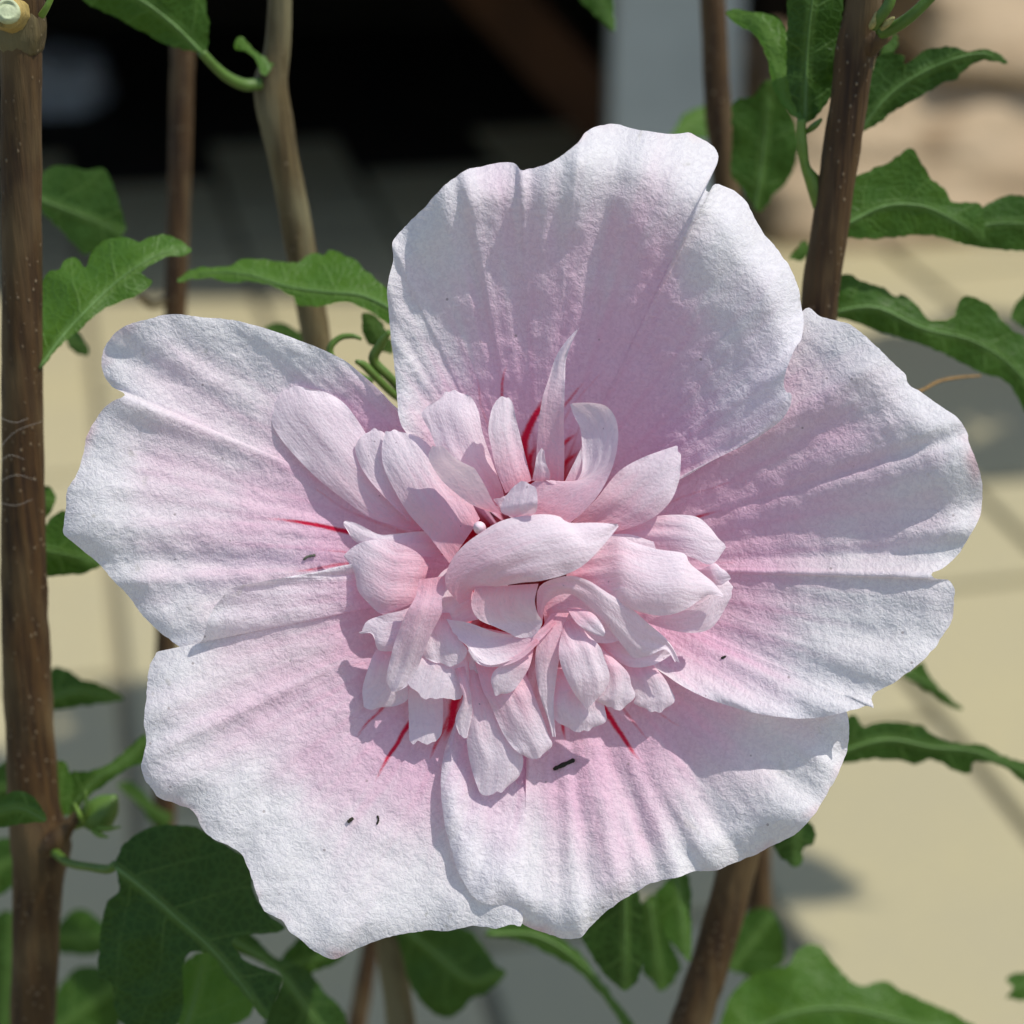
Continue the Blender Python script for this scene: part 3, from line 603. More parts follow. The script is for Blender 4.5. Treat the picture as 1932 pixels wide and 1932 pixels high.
px_tube('dry_tendril', [(1690, 745, -30, 2.5), (1735, 738, -33, 3.2), (1770, 720, -36, 3.2), (1810, 712, -39, 3), (1850, 709, -42, 2)], s5, M_TAN, 24, 8)
leaf(s5, '7', [(820, 1470), (860, 1425), (1000, 1395), (1150, 1440), (1320, 1560), (1430, 1700), (1520, 1820), (1610, 1940), (1640, 2080), (1570, 1990), (1520, 1900), (1440, 1790), (1340, 1680), (1200, 1585), (1000, 1495)], [(830, 1460), (1100, 1470), (1350, 1630), (1520, 1850), (1620, 2040)], -75, 0, 0.2, 0.2, 0.35)
leaf(s5, '7', [(1320, 1470), (1400, 1350), (1500, 1270), (1600, 1200), (1645, 1300), (1645, 1500), (1640, 1660), (1600, 1730), (1550, 1755), (1480, 1700), (1400, 1600)], [(1560, 1230), (1560, 1500), (1560, 1740)], -50, 0, 0.5, 0.2, 0.12)
leaf(s5, '7', [(1720, 1240), (1800, 1160), (1890, 1150), (1905, 1350), (1905, 1500), (1895, 1600), (1800, 1505), (1745, 1400)], [(1830, 1170), (1890, 1590)], -66, 0, -0.1, 0.25, 0.45)
leaf(s5, '7', [(1630, 1300), (1740, 1260), (1800, 1500), (1850, 1640), (1760, 1760), (1690, 1700), (1640, 1600)], [(1690, 1300), (1750, 1740)], -80, 0, 0.3, 0.2, 0.2)
leaf(s5, '8', [(330, 1960), (400, 1770), (520, 1670), (640, 1640), (700, 1615), (760, 1530), (850, 1515), (930, 1600), (1000, 1682), (1080, 1732), (1200, 1708), (1300, 1760), (1450, 1830), (1600, 1900), (1760, 2040), (1500, 2250), (900, 2300), (400, 2200)], [(360, 2050), (700, 1880), (1000, 1850), (1300, 1920), (1740, 2040)], -78, 0, -0.15, 0.25, 0.62)
leaf(s5, '8', [(360, 1640), (420, 1420), (500, 1340), (600, 1330), (660, 1420), (680, 1560), (640, 1640), (500, 1680)], [(400, 1640), (600, 1380)], -110, 0, 0.1, 0.2, 0.25)
leaf(s5, '8', [(1840, 1800), (1870, 1740), (1840, 1690), (1930, 1660), (2080, 1640), (2080, 1800), (1930, 1810)], [(2070, 1730), (1850, 1740)], -90, 0, 0, 0.2, 0.45)

# ------------------------------------------------------------------ the flower
flower = empty('hibiscus_flower', P(1010., 1060., -28.), 'large pale pink double hibiscus flower with ruffled centre and crimson veins', 'flower')

def big_petal(base, outline, prof, seed, cross=0.0, ruffle=1.0, crease=0.7, rimback=1.5, label=None, dzp=1.6, veins=(), gx=0.0, gy=0.0, nt_=340, ns=170):
    """outline: (px,py[,dz]); fan of radial lines from the base; prof: [(s,h_mm)]"""
    o = np.array([(a[0], a[1], a[2] if len(a) > 2 else 0.0, a[3] if len(a) > 3 else 0.0) for a in outline], float)
    q = catmull(o, nt_); arc = np.linspace(0, 1, nt_)
    per = np.linalg.norm(np.diff(q[:, :2], axis=0), axis=1).sum()
    d = q[:, :2] - np.array(base); rr = np.hypot(d[:, 0], d[:, 1])
    ang = np.unwrap(np.arctan2(d[:, 1], d[:, 0])); sg = np.sign(ang[-1] - ang[0])
    ang = sg * (np.maximum.accumulate(sg * ang) + np.arange(nt_) * 1e-5)
    d = np.stack([np.cos(ang) * rr, np.sin(ang) * rr], 1)
    an = (ang - ang.mean())[:, None]
    jit = 1 + (1.6 * vnoise(arc * per / 16, arc * 0, seed) + 0.9 * vnoise(arc * per / 6, arc * 0, seed + 3)) / rr
    s = np.linspace(0, 1, ns)[None, :]; a = arc[:, None]
    X = base[0] + d[:, 0:1] * jit[:, None] * s; Y = base[1] + d[:, 1:2] * jit[:, None] * s
    Rm = rr[:, None] * s * K * 1000
    # height follows the true distance from the throat, so short radii near the petal's claw stay deep
    ker = np.hanning(61); ker /= ker.sum()
    rs = np.convolve(np.pad(rr, 30, mode='edge'), ker, 'valid')
    sr = np.clip(s * (0.35 + 0.65 * rs[:, None] / rs.max()) * (rr / rs)[:, None], 0, 1)
    xs, ys = zip(*prof)
    H = smooth_interp(sr, xs, ys) + cross * (2 * a - 1) ** 2 * s * 10 + q[:, 2:3] * s ** dzp + q[:, 3:4] * s ** 9
    th = a * per * K * 1000; tc = an * 48.0
    rw = (rr / rs.max())[:, None] ** 2
    H = H + rw * ruffle * s ** 4 * (1.3 * vnoise(tc / 7, s * 0 + 1, seed) + 0.7 * vnoise(tc / 3.2, s * 0 + 3, seed + 1))
    H = H + crease * np.clip(s * 1.5 - 0.2, 0, 1) * (0.8 * vnoise(tc / 5.5 + 0.5 * vnoise(s * 3, tc / 20, seed), s * 1.6, seed + 2) + 0.4 * vnoise(tc / 2.3, s * 3.0, seed + 4))
    mx, my = (X - base[0]) * K * 1000, (Y - base[1]) * K * 1000
    H = H + gx * mx - gy * my
    H = H + 0.15 * fbm(mx / 2.6, my / 2.6, seed + 5) * np.clip(s * 2, 0, 1)
    H = H - rw * rimback * np.clip((s - 0.90) / 0.10, 0, 1) ** 2 * (0.8 + vnoise(th / 7, s * 0, seed + 6))
    V = P(X, Y, H).reshape(-1, 3)
    one = np.ones(X.shape)
    vm = np.zeros(X.shape)
    for vk, (pts, w0, st) in enumerate(veins):
        c = catmull(np.array(pts, float), 110); ii = np.arange(110)
        c += np.stack([1.5 * vnoise(ii / 15, ii * 0, vk), 1.5 * vnoise(ii / 15, ii * 0, vk + 3)], 1)
        w_ = w0 * 1.3 * np.linspace(0.4, 1.0, 110)
        for i in range(110):
            f = min(1, i / 26)
            vm = np.maximum(vm, st * (0.25 + 0.75 * f) * np.clip(1.35 - np.hypot(X - c[i, 0], Y - c[i, 1]) / w_[i], 0, 1))
    pm = np.stack([mx + 200 * seed, my, 0 * Rm], -1).reshape(-1, 3); pr = np.stack([tc + 200 * seed + 0 * Rm, Rm, 0 * Rm], -1).reshape(-1, 3)
    me = mesh_np('petal', V, grid_faces(nt_, ns)[:, ::-1], {'ps': (sr * one).ravel() * 0.55 + (s * one).ravel() * 0.45, 'pt': ((an - an.min()) / np.ptp(an) * one).ravel(), 'pm': pm, 'pseed': np.full(X.size, seed * 0.37), 'pvein': vm.ravel(), 'pr': pr})
    ob = link('petal', me, flower, M_PETAL)
    if label: ob['label'] = label
    return ob

big_petal((985, 1060), [(880, 900, -3), (790, 800, -3), (747, 768, -2), (720, 740), (690, 712), (650, 680), (600, 655), (560, 640), (520, 625), (480, 613), (440, 603), (390, 598), (340, 593), (310, 594), (280, 600), (240, 612, 0, -1), (215, 630, 0, -2), (197, 655, 0, -3), (193, 680, 0, -3), (198, 708, 0, -3), (212, 728, 0, -3), (236, 744, 0, 0), (206, 760), (180, 790), (165, 820), (158, 850), (150, 885), (128, 920), (124, 960), (118, 1000), (130, 1015), (160, 1040), (185, 1060), (215, 1095), (240, 1120, -1), (270, 1160, -2), (300, 1190, -3), (320, 1205, -3.5), (345, 1222, -3.5), (370, 1230, -4), (420, 1226, -5), (720, 1160, -6)],
          [(0, -24), (.12, -15), (.25, -7), (.45, -3.5), (.7, 0), (.9, 4), (1, 5.5)], 1, -0.1, 1.0, 0.8, 1.2, 'left petal, white with pink lower half', dzp=4, gy=-0.03,
          veins=[([(505, 979), (550, 982), (600, 990), (640, 999), (700, 1015), (800, 1035)], 6, 1.0), ([(595, 1035), (640, 1041), (700, 1048), (800, 1052)], 4, .5), ([(535, 1081), (590, 1074), (650, 1064), (760, 1062)], 5, .6), ([(545, 893), (600, 925), (660, 965), (780, 1010)], 4.5, .35)])
big_petal((1000, 1085), [(760, 1030, .6), (700, 1056, 1.0), (640, 1068, 1.3), (600, 1078, 1.4), (560, 1085, 1.5), (520, 1092, 2), (480, 1100, 2.3), (440, 1108, 2.5), (420, 1125, 2.5), (400, 1150, 2.4), (388, 1180, 2.2), (380, 1210, 1.6, -2), (350, 1213, 1.5, -6), (312, 1208, 1.4, -6.5), (290, 1240, 1.3, -5), (278, 1275, 1.1, -3), (275, 1320, 1.5, -1), (272, 1365, 1.1), (276, 1400, .8), (268, 1430, .5), (268, 1460), (285, 1485), (300, 1505), (330, 1515), (365, 1530), (380, 1560), (400, 1580), (430, 1595), (455, 1610), (468, 1640), (475, 1660), (485, 1690), (500, 1720), (530, 1735), (545, 1755), (570, 1775), (595, 1795), (625, 1808), (650, 1800), (680, 1785), (720, 1770), (760, 1762), (800, 1755), (850, 1755), (890, 1745), (930, 1752), (960, 1745), (985, 1735, -.4), (975, 1600, -.6), (985, 1350, -1)],
          [(0, -24), (.12, -15), (.25, -7.0), (.45, -2.9), (.7, -0.2), (.9, 2.8), (1, 4.2)], 3, 0.0, 1.0, 0.5, 1.6, 'lower left petal, white fading to pink',
          veins=[([(668, 1402), (690, 1368), (715, 1341), (780, 1270)], 5, .7), ([(705, 1478), (725, 1440), (750, 1400), (769, 1370), (830, 1290)], 6, .95), ([(808, 1440), (822, 1405), (836, 1375), (870, 1310)], 6, .7), ([(838, 1395), (850, 1365), (857, 1330), (880, 1280)], 12, .95), ([(600, 1262), (660, 1256), (720, 1246)], 4, .25)])
big_petal((1040, 1100), [(880, 1310, .4), (852, 1380, .3), (838, 1420, .2), (832, 1460, .2), (832, 1500, .2), (838, 1550, .2), (848, 1590, .2), (862, 1640, .2), (880, 1675, 0.6), (898, 1697, 0.5), (915, 1706, .5), (940, 1708, .5), (965, 1722, .5), (985, 1742), (1010, 1755), (1040, 1765), (1070, 1772), (1095, 1768), (1112, 1750), (1140, 1722), (1170, 1700), (1200, 1682), (1230, 1665), (1270, 1657), (1310, 1645), (1350, 1642), (1380, 1630), (1420, 1615), (1460, 1595), (1500, 1575), (1530, 1545), (1550, 1515), (1570, 1480), (1590, 1440), (1600, 1400), (1600, 1360), (1590, 1335, -2), (1540, 1290, -4), (1420, 1220, -5), (1250, 1150, -5)],
          [(0, -24), (.12, -15), (.25, -7.5), (.45, -3.8), (.7, -1.0), (.9, 2.2), (1, 3.5)], 5, 0.0, 1.0, 0.9, 2.0, 'bottom petal with creased rim',
          veins=[([(1208, 1438), (1180, 1395), (1158, 1366), (1140, 1338), (1110, 1290)], 7, .95), ([(1066, 1400), (1062, 1375), (1058, 1345), (1052, 1300)], 6, .75), ([(1232, 1405), (1205, 1375), (1180, 1344), (1150, 1300)], 4.5, .5), ([(1290, 1375), (1250, 1350), (1215, 1320)], 4, .4), ([(1000, 1420), (1010, 1390), (1020, 1350)], 4, .3)])
big_petal((1040, 1070), [(1100, 1000, -3), (1250, 840, -5), (1400, 690, -7), (1496, 600, -7), (1512, 588, -6), (1525, 580, -6), (1545, 595, -5), (1580, 605, -4), (1610, 615, -3), (1640, 640, -2), (1665, 665), (1690, 690), (1708, 705), (1712, 722), (1740, 740), (1775, 765), (1810, 790), (1825, 815, -1), (1828, 835), (1840, 860), (1850, 900, -1), (1854, 940, -2), (1845, 980, -2), (1830, 1010, -2), (1815, 1035, -2), (1795, 1058, -1), (1775, 1073), (1758, 1080, 1), (1764, 1090, 1), (1790, 1093), (1800, 1108), (1800, 1140), (1795, 1170), (1775, 1205), (1750, 1235), (1720, 1262), (1690, 1285), (1660, 1300), (1644, 1316, .5), (1650, 1334, 1), (1635, 1330, 1), (1610, 1338, 1.5), (1570, 1348, 2), (1520, 1354, 1.8), (1480, 1352, 1.8), (1430, 1345, 1.8), (1380, 1332, 1.8), (1330, 1315, 2), (1290, 1295, 2.2), (1260, 1275, 2.2), (1232, 1255, 2), (1150, 1180, 1)],
          [(0, -24), (.12, -15), (.25, -8), (.45, -3), (.7, 3), (.9, 7), (1, 8.5)], 6, -0.25, 1.0, 0.8, 1.6, 'right petal with notched rim',
          veins=[([(1365, 963), (1340, 968), (1310, 977), (1270, 990), (1180, 1020)], 5.5, .8), ([(1420, 900), (1350, 918), (1290, 937), (1220, 970)], 4, .35), ([(1400, 1060), (1360, 1062), (1320, 1066)], 4, .3)])
big_petal((1010, 1030), [(840, 900, 0), (762, 810, -1.5), (750, 760, -2), (745, 700, -2.5), (738, 640, -3), (733, 590, -3.5), (730, 545, -3.5), (735, 515, -3.5), (742, 490, -3.5), (740, 462, -3), (748, 445, -3), (775, 415, -2.5), (800, 392, -2), (830, 358, -1), (858, 335, -1), (875, 322), (905, 315, 0, -.5), (940, 308, 0, -1), (968, 307, 0, -1), (982, 322, 0, 1), (1000, 318), (1035, 308), (1062, 292), (1090, 268), (1105, 248, 0, -1), (1130, 236, 0, -2), (1160, 233, 0, -3), (1200, 244, 0, -3), (1240, 250, 0, -3), (1275, 252, 0, -4), (1300, 250, 0, -5), (1325, 262, 0, -6), (1345, 275, 0, -6), (1354, 291, 0, -5), (1351, 310, 0, -3), (1341, 330), (1330, 352, 0, 1), (1336, 362, 0, 1), (1347, 347, 0, -2), (1370, 352, 0, -4), (1392, 365, 0, -5), (1410, 385, 0, -5), (1425, 415, 0, -5), (1440, 440, 0, -5), (1462, 465, 0, -5), (1480, 490, 0, -5), (1498, 520, 0, -5), (1508, 560, 0, -5), (1515, 600, 0, -4), (1512, 635, 0, -3), (1500, 655, 0, -2), (1485, 690), (1478, 720), (1481, 738), (1493, 742), (1490, 765), (1475, 790), (1450, 810), (1420, 830), (1380, 850), (1340, 870, .5), (1290, 900, 0), (1180, 960, -1)],
          [(0, -24), (.12, -15), (.25, -8), (.45, -2.2), (.7, 4.2), (.86, 8.8), (.94, 9.2), (1, 6.0)], 8, -0.1, 1.0, 0.6, 2.6, 'upper petal leaning forward, thin and backlit', dzp=1.6,
          veins=[([(958, 682), (950, 715), (946, 748), (948, 820)], 5, .65), ([(896, 690), (902, 725), (908, 765), (930, 830)], 4, .4), ([(1032, 745), (1015, 775), (998, 805), (988, 840), (995, 900)], 10, 1.0), ([(1108, 712), (1080, 745), (1055, 778), (1030, 830)], 5, .6), ([(1160, 680), (1120, 720), (1085, 758), (1050, 820)], 4, .35), ([(1090, 815), (1065, 835), (1045, 855), (1020, 890)], 7, .85), ([(1092, 850), (1060, 880), (1035, 910)], 7, .85), ([(1010, 840), (1000, 870), (1000, 930)], 9, .9)])

# calyx and stalk behind the flower
px_tube('calyx', [(1010, 1060, -20, 60), (1012, 1062, -24, 95), (1020, 1066, -30, 85), (1034, 1070, -36, 45), (1050, 1074, -39, 26)], flower, M_GREEN, 20, 20)
px_tube('flower_stalk', [(1045, 1073, -38, 26), (1150, 1090, -45, 24), (1300, 1110, -48, 24), (1440, 1135, -48, 26), (1474, 1150, -48.5, 26)], flower, M_GREEN, 30, 14)
px_tube('throat', [(1010, 1060, -26, 60), (1010, 1060, -23, 130), (1010, 1060, -21, 120), (1010, 1058, -18, 50), (1010, 1050, -12, 42), (1010, 1045, -4, 30), (1012, 1042, 0, 12)], flower, M_CRIMSON, 20, 18)
for pts in ([(700, 720, -30, 7), (640, 690, -26, 7), (622, 660, -25, 7), (640, 638, -25, 6), (665, 634, -25, 5), (682, 640, -25, 3)],
            [(800, 780, -30, 8), (745, 745, -27, 8), (710, 712, -25, 8), (688, 690, -24, 8), (672, 682, -23, 4)],
            [(780, 760, -29, 8), (735, 712, -26, 9), (705, 680, -25, 10), (718, 650, -24, 9), (735, 625, -23, 5)]):
    px_tube('bract', pts, flower, M_GREEN, 30, 10)

def petaloid(L, R, hs, bulge=1.0, tilt=0.0, seed=0, serr=1.0, twist=0.0, n=44, m=20, z='P', name='petaloid'):
    """a small inner petal: left and right edges in photo pixels from base to tip, heights along it (mm), convex bulge and sideways tilt (mm)"""
    L = catmull(tr(z, L), n); R = catmull(tr(z, R), n)
    v = np.linspace(0, 1, n)[:, None]; c = np.linspace(0, 1, m)[None]
    X = L[:, :1] * (1 - c) + R[:, :1] * c; Y = L[:, 1:] * (1 - c) + R[:, 1:] * c
    ax = (L[-1] + R[-1]) / 2 - (L[n // 2] + R[n // 2]) / 2; ax /= np.linalg.norm(ax) + 1e-9
    # rounded, finely toothed tip
    Wd = np.hypot(*(R - L).T)
    tipw = Wd[-1]
    cap = np.clip((v - 0.8) / 0.2, 0, 1) ** 3 * (tipw * 0.16 * (1 - (2 * c - 1) ** 2) + serr * 3.4 * vnoise(c * max(tipw, 20) / 9 + 3 * seed, c * 0, seed))
    X = X + ax[0] * cap; Y = Y + ax[1] * cap
    H = smooth_interp(v, np.linspace(0, 1, len(hs)), np.array(hs) * 0.62 - 0.8)
    wmm = (Wd * K * 1000)[:, None]
    H = H + 0.5 * bulge * (4 * c * (1 - c)) * np.minimum(wmm / 5, 1.6) * np.clip(v * 3, 0.3, 1) + (tilt + twist * v) * (2 * c - 1) * wmm / 6
    Lm = v * np.linalg.norm(np.diff((L + R) / 2, axis=0), axis=1).sum() * K * 1000
    cm = (c - 0.5) * np.maximum(wmm, 2)
    H = H + 0.16 * vnoise(cm / 0.9 + 7, Lm / 7, seed) + 0.25 * vnoise(cm / 2.5, Lm / 4, seed + 1)
    e = np.abs(2 * c - 1) ** 6 * np.clip(v * 2 - 0.5, 0, 1)
    H = H + e * 0.35 * vnoise(Lm / 1.6, c * 3, seed + 2)
    V = P(X, Y, H).reshape(-1, 3); one = np.ones(X.shape)
    pm = np.stack([cm + 40 * seed, Lm * one, 0 * cm], -1).reshape(-1, 3)
    me = mesh_np(name, V, grid_faces(n, m), {'ps': (v * one).ravel(), 'pt': (c * one).ravel(), 'pm': pm, 'pseed': np.full(X.size, (seed * 0.137) % 1)})
    return link(name, me, flower, M_PETALOID)

PT = [  # left edge, right edge, heights, bulge, tilt
 ([(600, 640), (420, 590), (300, 510), (200, 430), (120, 350), (60, 280), (25, 220), (22, 170), (45, 110), (75, 85)], [(640, 600), (560, 500), (480, 400), (395, 260), (350, 190), (300, 130), (230, 92), (160, 82)], [-2.4, -2.6, -1.4, -0.4], 0.9, 0),
 ([(560, 600), (460, 500), (400, 430), (365, 370), (350, 310), (375, 265), (410, 248)], [(640, 560), (560, 420), (500, 300), (465, 255), (440, 245)], [1, 0, -0.4], 0.5, 0),
 ([(720, 765), (640, 660), (560, 570), (500, 470), (460, 380), (455, 310), (470, 255)], [(840, 590), (790, 500), (720, 420), (690, 370), (640, 300), (590, 265), (520, 245)], [4, 3, 1.6, 0.8], 1.2, 0),
 ([(870, 560), (800, 530), (700, 450), (650, 380), (638, 340), (655, 306)], [(925, 570), (890, 520), (860, 460), (822, 396), (800, 382), (750, 356), (700, 310)], [8, 8.5, 9.0], -0.3, 2.6),
 ([(880, 540), (760, 420), (680, 330), (645, 250), (612, 185), (630, 150), (680, 120)], [(935, 540), (930, 480), (890, 370), (850, 250), (835, 170), (805, 110), (770, 93)], [2, 3, 4, 4], 0.8, 0),
 ([(940, 490), (905, 400), (885, 310), (873, 240), (885, 165), (903, 125)], [(1045, 440), (1030, 390), (1005, 290), (985, 210), (970, 140), (955, 118)], [5, 7, 8.5, 9], 0.5, -0.6),
 ([(1050, 440), (1062, 330), (1070, 220), (1085, 120), (1110, 40), (1140, -50), (1180, -110), (1222, -158)], [(1170, 440), (1172, 330), (1170, 220), (1172, 120), (1175, 40), (1178, -30), (1200, -100), (1230, -158)], [6, 9, 11, 12, 13], -0.8, 1.0),
 ([(930, 560), (1060, 440), (1130, 455), (1190, 468), (1238, 410), (1242, 330), (1235, 240), (1207, 180), (1193, 138)], [(1190, 610), (1250, 560), (1310, 490), (1360, 390), (1383, 280), (1375, 200), (1340, 150), (1290, 135), (1205, 128)], [9, 11.5, 12, 11, 11.5], -1.2, 1.4),
 ([(1160, 475), (1185, 420), (1215, 360), (1236, 315)], [(1255, 468), (1248, 420), (1244, 370), (1240, 312)], [8, 9, 9.5], 0.2, -0.8),
 ([(985, 588), (925, 565), (930, 520), (960, 478)], [(1035, 582), (1062, 560), (1066, 500), (1055, 452)], [13, 14.5, 13.6], 0.7, 2.0),
 ([(1045, 440), (1055, 390), (1065, 340), (1078, 322)], [(1115, 445), (1115, 410), (1100, 370), (1092, 322)], [9, 10.5, 11.5], 0.2, 0),
 ([(1200, 605), (1290, 520), (1370, 420), (1420, 380), (1490, 345), (1560, 320), (1600, 308)], [(1380, 640), (1450, 620), (1530, 580), (1590, 520), (1620, 450), (1628, 400), (1630, 340)], [4, 6, 7, 7], 0.7, 0.5),
 ([(1300, 640), (1400, 610), (1500, 585), (1600, 574), (1690, 582), (1740, 620), (1780, 670)], [(1360, 720), (1500, 715), (1600, 725), (1680, 745), (1735, 770), (1770, 755), (1798, 705)], [1, 3.5, 5, 4.5], 0.8, 0.3),
 ([(1200, 800), (1290, 740), (1380, 662), (1450, 685), (1540, 710), (1640, 725), (1665, 765), (1720, 810), (1770, 850), (1790, 880)], [(1230, 840), (1320, 880), (1400, 925), (1450, 950), (1530, 970), (1600, 965), (1660, 940), (1710, 905), (1745, 888), (1790, 896)], [7, 10, 11, 9], 1.6, 0),
 ([(1400, 860), (1560, 900), (1700, 830), (1760, 775), (1800, 800), (1822, 850)], [(1400, 960), (1500, 1000), (1600, 1030), (1690, 1038), (1760, 1010), (1828, 900)], [2, 4, 5.5, 5], 0.6, 0),
 ([(1690, 800), (1730, 780), (1765, 765), (1790, 790)], [(1710, 850), (1750, 850), (1790, 850), (1815, 830)], [5, 7, 7.5], 0.4, 0),
 ([(760, 925), (705, 850), (720, 770), (770, 700), (850, 640), (920, 600), (990, 582), (1080, 572), (1150, 580), (1190, 605), (1290, 605), (1383, 609)], [(805, 905), (815, 870), (880, 862), (1000, 842), (1080, 834), (1180, 808), (1250, 770), (1320, 700), (1388, 618)], [10, 12.5, 14.5, 15, 14], 1.7, 0.4),
 ([(820, 860), (806, 930), (835, 985), (900, 1015), (960, 1042)], [(1070, 845), (1056, 910), (1066, 960), (1085, 1000), (1055, 1054)], [12.5, 11.5, 9.5, 8.5], -0.8, 0),
 ([(640, 770), (590, 720), (530, 690), (460, 672), (390, 678), (350, 695), (308, 722)], [(610, 880), (575, 920), (520, 945), (455, 965), (400, 920), (360, 870), (345, 800), (308, 738)], [1.6, 2.2, 1.6, 0.4], 1.0, 0),
 ([(690, 640), (600, 640), (500, 650), (440, 650), (360, 610), (315, 597)], [(690, 745), (600, 735), (480, 705), (380, 690), (340, 670), (312, 620)], [-1, 0, 0.6, 1.0], 0.5, 0),
 ([(640, 880), (560, 940), (470, 965), (400, 990), (374, 1025)], [(600, 1110), (500, 1112), (440, 1105), (425, 1060), (410, 1040), (376, 1042)], [3, 4, 3.5, 3], 0.6, 0),
 ([(600, 830), (585, 900), (550, 960), (510, 1060), (485, 1150), (472, 1220), (490, 1255)], [(700, 815), (705, 870), (690, 910), (690, 960), (655, 1030), (625, 1100), (590, 1190), (555, 1245), (520, 1268)], [9, 10, 8.5, 6, 4.5], 1.0, 0),
 ([(640, 960), (620, 1060), (608, 1120), (650, 1150), (690, 1165)], [(720, 960), (760, 1060), (790, 1108), (770, 1150), (730, 1168)], [5, 5.5, 5.5], 0.6, 0),
 ([(660, 1080), (610, 1140), (575, 1190), (553, 1240)], [(780, 1080), (790, 1180), (785, 1250), (768, 1288)], [3.5, 4.5, 4.5], 0.6, -0.3),
 ([(740, 1180), (770, 1270), (770, 1310), (748, 1360), (744, 1395), (758, 1438)], [(780, 1170), (800, 1250), (810, 1330), (806, 1380), (790, 1448)], [5, 5.5, 4.5, 3.5], 0.4, 0),
 ([(480, 1080), (430, 1110), (400, 1180), (378, 1260), (384, 1325)], [(600, 1150), (560, 1250), (555, 1300), (510, 1325), (440, 1335)], [-1, 0, -0.4, -0.8], 0.6, 0),
 ([(590, 1150), (560, 1260), (560, 1360), (562, 1458)], [(700, 1160), (695, 1260), (695, 1350), (690, 1430), (670, 1458)], [-1, 0, -0.4, -0.4], 0.5, 0),
 ([(790, 1120), (800, 1250), (800, 1350), (788, 1440), (795, 1520), (815, 1600), (838, 1660)], [(850, 1120), (870, 1260), (900, 1330), (930, 1400), (975, 1480), (1010, 1530), (995, 1600), (940, 1645)], [3, 3.5, 2.5, 1.8], 0.9, 0),
 ([(820, 1150), (850, 1260), (880, 1320), (910, 1390), (940, 1450), (980, 1500), (1025, 1525)], [(1000, 1170), (1030, 1220), (1060, 1300), (1090, 1380), (1110, 1440), (1125, 1480), (1100, 1512)], [4, 5, 4.2, 3.2], 0.9, 0),
 ([(1000, 1080), (940, 1150), (895, 1190), (883, 1230), (898, 1268)], [(1052, 1100), (1035, 1170), (1000, 1230), (965, 1270), (925, 1282)], [7, 8, 7.6, 7], 0.6, 0),
 ([(1125, 985), (1060, 1030), (1000, 1046), (900, 1036), (800, 1000), (710, 985)], [(1140, 1000), (1090, 1055), (1030, 1105), (950, 1150), (880, 1165), (830, 1145), (795, 1095)], [8, 8.5, 8, 7], -1.2, 1.2),
 ([(1060, 1060), (1000, 1115), (930, 1150), (870, 1160), (810, 1110), (795, 1090)], [(1075, 1075), (1010, 1135), (940, 1166), (870, 1172), (820, 1150), (797, 1110)], [9, 9.4, 8.8, 8.4], 0.5, 0),
 ([(1075, 1010), (1063, 920), (1080, 850), (1180, 815), (1260, 830), (1340, 880), (1420, 930), (1500, 1000), (1570, 1060), (1602, 1105), (1618, 1150)], [(1085, 1000), (1098, 930), (1150, 890), (1210, 890), (1280, 950), (1330, 1000), (1370, 1050), (1410, 1100), (1450, 1138), (1510, 1125), (1570, 1105), (1615, 1160)], [8.5, 11, 10, 7, 5.5], 0.8, -0.9),
 ([(1120, 960), (1085, 1020), (1060, 1110), (1060, 1200), (1080, 1300), (1105, 1370), (1125, 1450)], [(1190, 960), (1172, 1010), (1155, 1120), (1140, 1220), (1130, 1320), (1138, 1440)], [7, 7.5, 6, 4], 1.4, 0),
 ([(1140, 1180), (1130, 1270), (1110, 1330), (1140, 1385), (1180, 1408)], [(1300, 1180), (1320, 1270), (1330, 1330), (1336, 1385), (1290, 1410)], [4.5, 4.5, 4, 3.5], 0.8, 0),
 ([(1170, 1000), (1150, 1100), (1160, 1170), (1190, 1240), (1220, 1290), (1258, 1330)], [(1200, 980), (1270, 1050), (1310, 1090), (1330, 1140), (1350, 1210), (1330, 1270), (1300, 1300), (1275, 1335)], [7.5, 9, 9, 7.5], 1.2, 0),
 ([(1300, 1080), (1330, 1180), (1330, 1260), (1297, 1303), (1340, 1323)], [(1330, 1110), (1390, 1160), (1425, 1200), (1435, 1240), (1450, 1290), (1410, 1325)], [5, 6, 5.8, 5], 0.7, 0),
 ([(1180, 940), (1220, 1000), (1270, 1035), (1318, 1053)], [(1230, 940), (1280, 960), (1310, 990), (1336, 1036)], [8.5, 10.5, 11], 0.6, 0),
 ([(1280, 1040), (1400, 1060), (1500, 1080), (1600, 1105)], [(1330, 1110), (1400, 1160), (1450, 1175), (1520, 1165), (1595, 1125)], [2.5, 3.5, 3.6], 0.5, 0),
 ([(1400, 1140), (1430, 1220), (1450, 1290), (1445, 1315), (1490, 1338)], [(1500, 1140), (1560, 1210), (1590, 1260), (1606, 1305), (1570, 1340)], [-0.5, 1, 1, 0.8], 0.7, 0),
 # hidden inner ones that close the heart
 ([(960, 1060), (900, 960), (820, 820), (760, 780)], [(1060, 1000), (980, 900), (900, 780), (800, 740)], [2, 3, 4.5], 0.6, 0),
 ([(1060, 700), (1000, 620), (930, 560), (900, 520)], [(1160, 640), (1120, 560), (1040, 500), (960, 500)], [3, 6, 8], 0.6, 0),
 ([(1080, 900), (1200, 860), (1320, 900), (1420, 960)], [(1100, 1040), (1220, 1060), (1330, 1080), (1420, 1060)], [2, 4, 4], 0.6, 0),
 ([(760, 1000), (740, 1080), (720, 1160), (720, 1220)], [(960, 1040), (940, 1120), (900, 1190), (860, 1220)], [2, 3, 2.6], 0.6, 0),
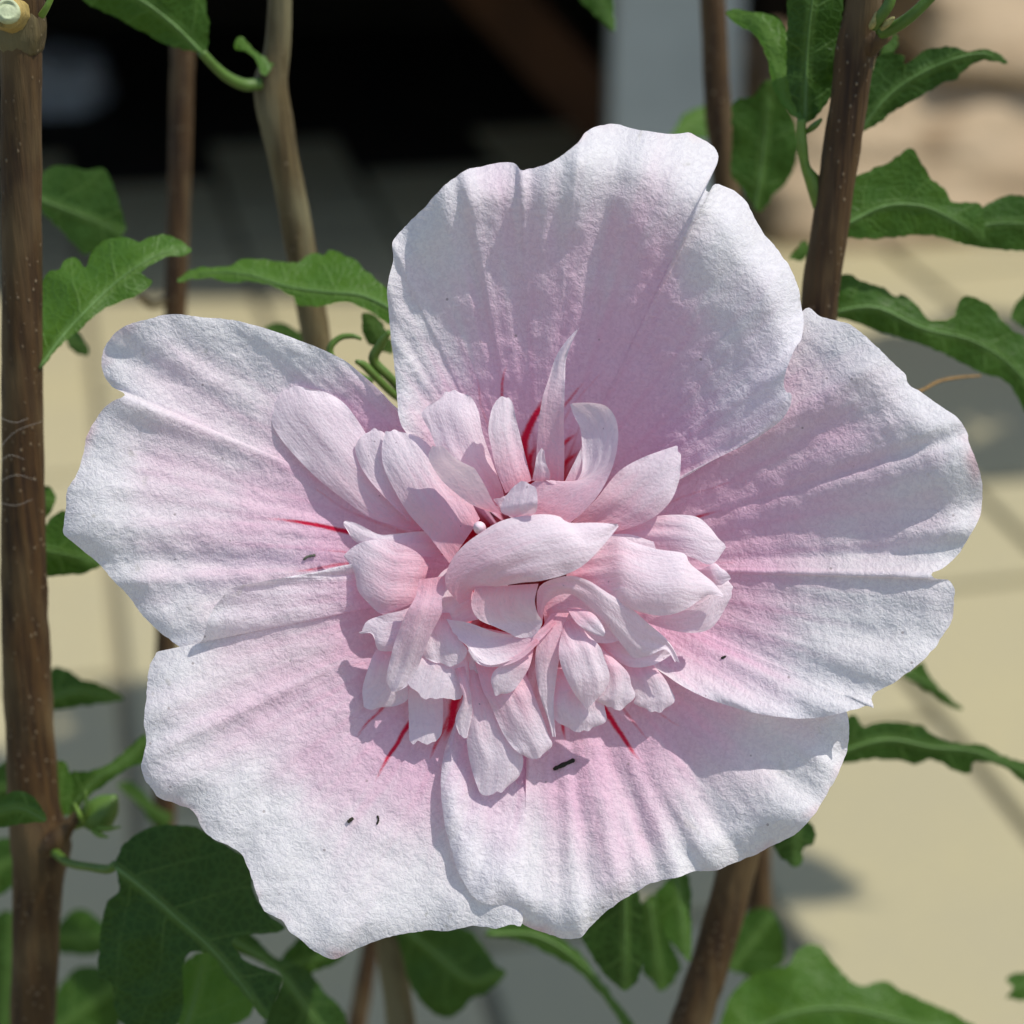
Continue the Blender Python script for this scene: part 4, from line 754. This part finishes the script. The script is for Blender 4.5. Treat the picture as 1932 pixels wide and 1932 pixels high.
 ([(760, 760), (690, 800), (640, 880), (610, 950)], [(860, 980), (760, 1000), (680, 1000), (640, 990)], [3, 4.5, 4.6], 0.6, 0),
 ([(1180, 700), (1300, 660), (1420, 650), (1520, 680)], [(1180, 840), (1320, 860), (1430, 870), (1520, 840)], [3, 4.6, 5], 0.6, 0),
]
for i, (a, b, hs, bu, ti) in enumerate(PT):
    petaloid(a, b, hs, bu, ti, i + 1, 1.7)
px_tube('stigma', [(908, 1000, 4, 8), (905, 996, 6, 12), (903, 993, 7.2, 9), (902, 992, 7.6, 3)], flower, M_STIGMA, 14, 16)

# crumbs lying on the petals
deps = bpy.context.evaluated_depsgraph_get(); deps.update()
def drop(px, py):
    """point on the flower surface seen at this pixel"""
    p = P(float(px), float(py), 0.0); d = Vector(p - CAM).normalized()
    hit, loc, nrm, _, ob, _ = scene.ray_cast(deps, Vector(CAM) + d * 0.1, d)
    return np.array(loc), np.array(nrm)
def crumb(label, pts, r, mat):
    q = []
    for x, y in pts:
        l, nn = drop(x, y)
        if np.dot(nn, CAM - l) < 0: nn = -nn
        q.append(l + nn * r * 0.75)
    c = catmull(np.array(q), 14); rad = r * (0.75 + 0.4 * rng.random(14)); rad[0] *= 0.5; rad[-1] *= 0.5
    o = link('plant_crumb', tube_mesh('plant_crumb', c - c[0], rad, 9, 0.15, int(rng.integers(0, 9))), None, mat)
    o.location = Vector(c[0]); tag(o, label, 'debris', 'bits of debris fallen on the petals')
crumb('dark stick-like crumb lying on the bottom petal', [(1043, 1452), (1062, 1444), (1085, 1434)], 0.00028, M_DARK)
crumb('small dark speck on the lower left petal, rounder of a pair', [(656, 1551), (661, 1547), (666, 1543)], 0.00024, M_DARK)
crumb('thin curved dark speck on the lower left petal beside a rounder one', [(711, 1556), (714, 1547), (712, 1539)], 0.00013, M_DARK)
crumb('grey green crumb on the left petal under the long crimson vein', [(572, 1056), (580, 1050), (595, 1047)], 0.00017, M_MOSS)
crumb('small dark sliver on the right petal near the frilled centre', [(1361, 1243), (1370, 1239)], 0.00015, M_DARK)
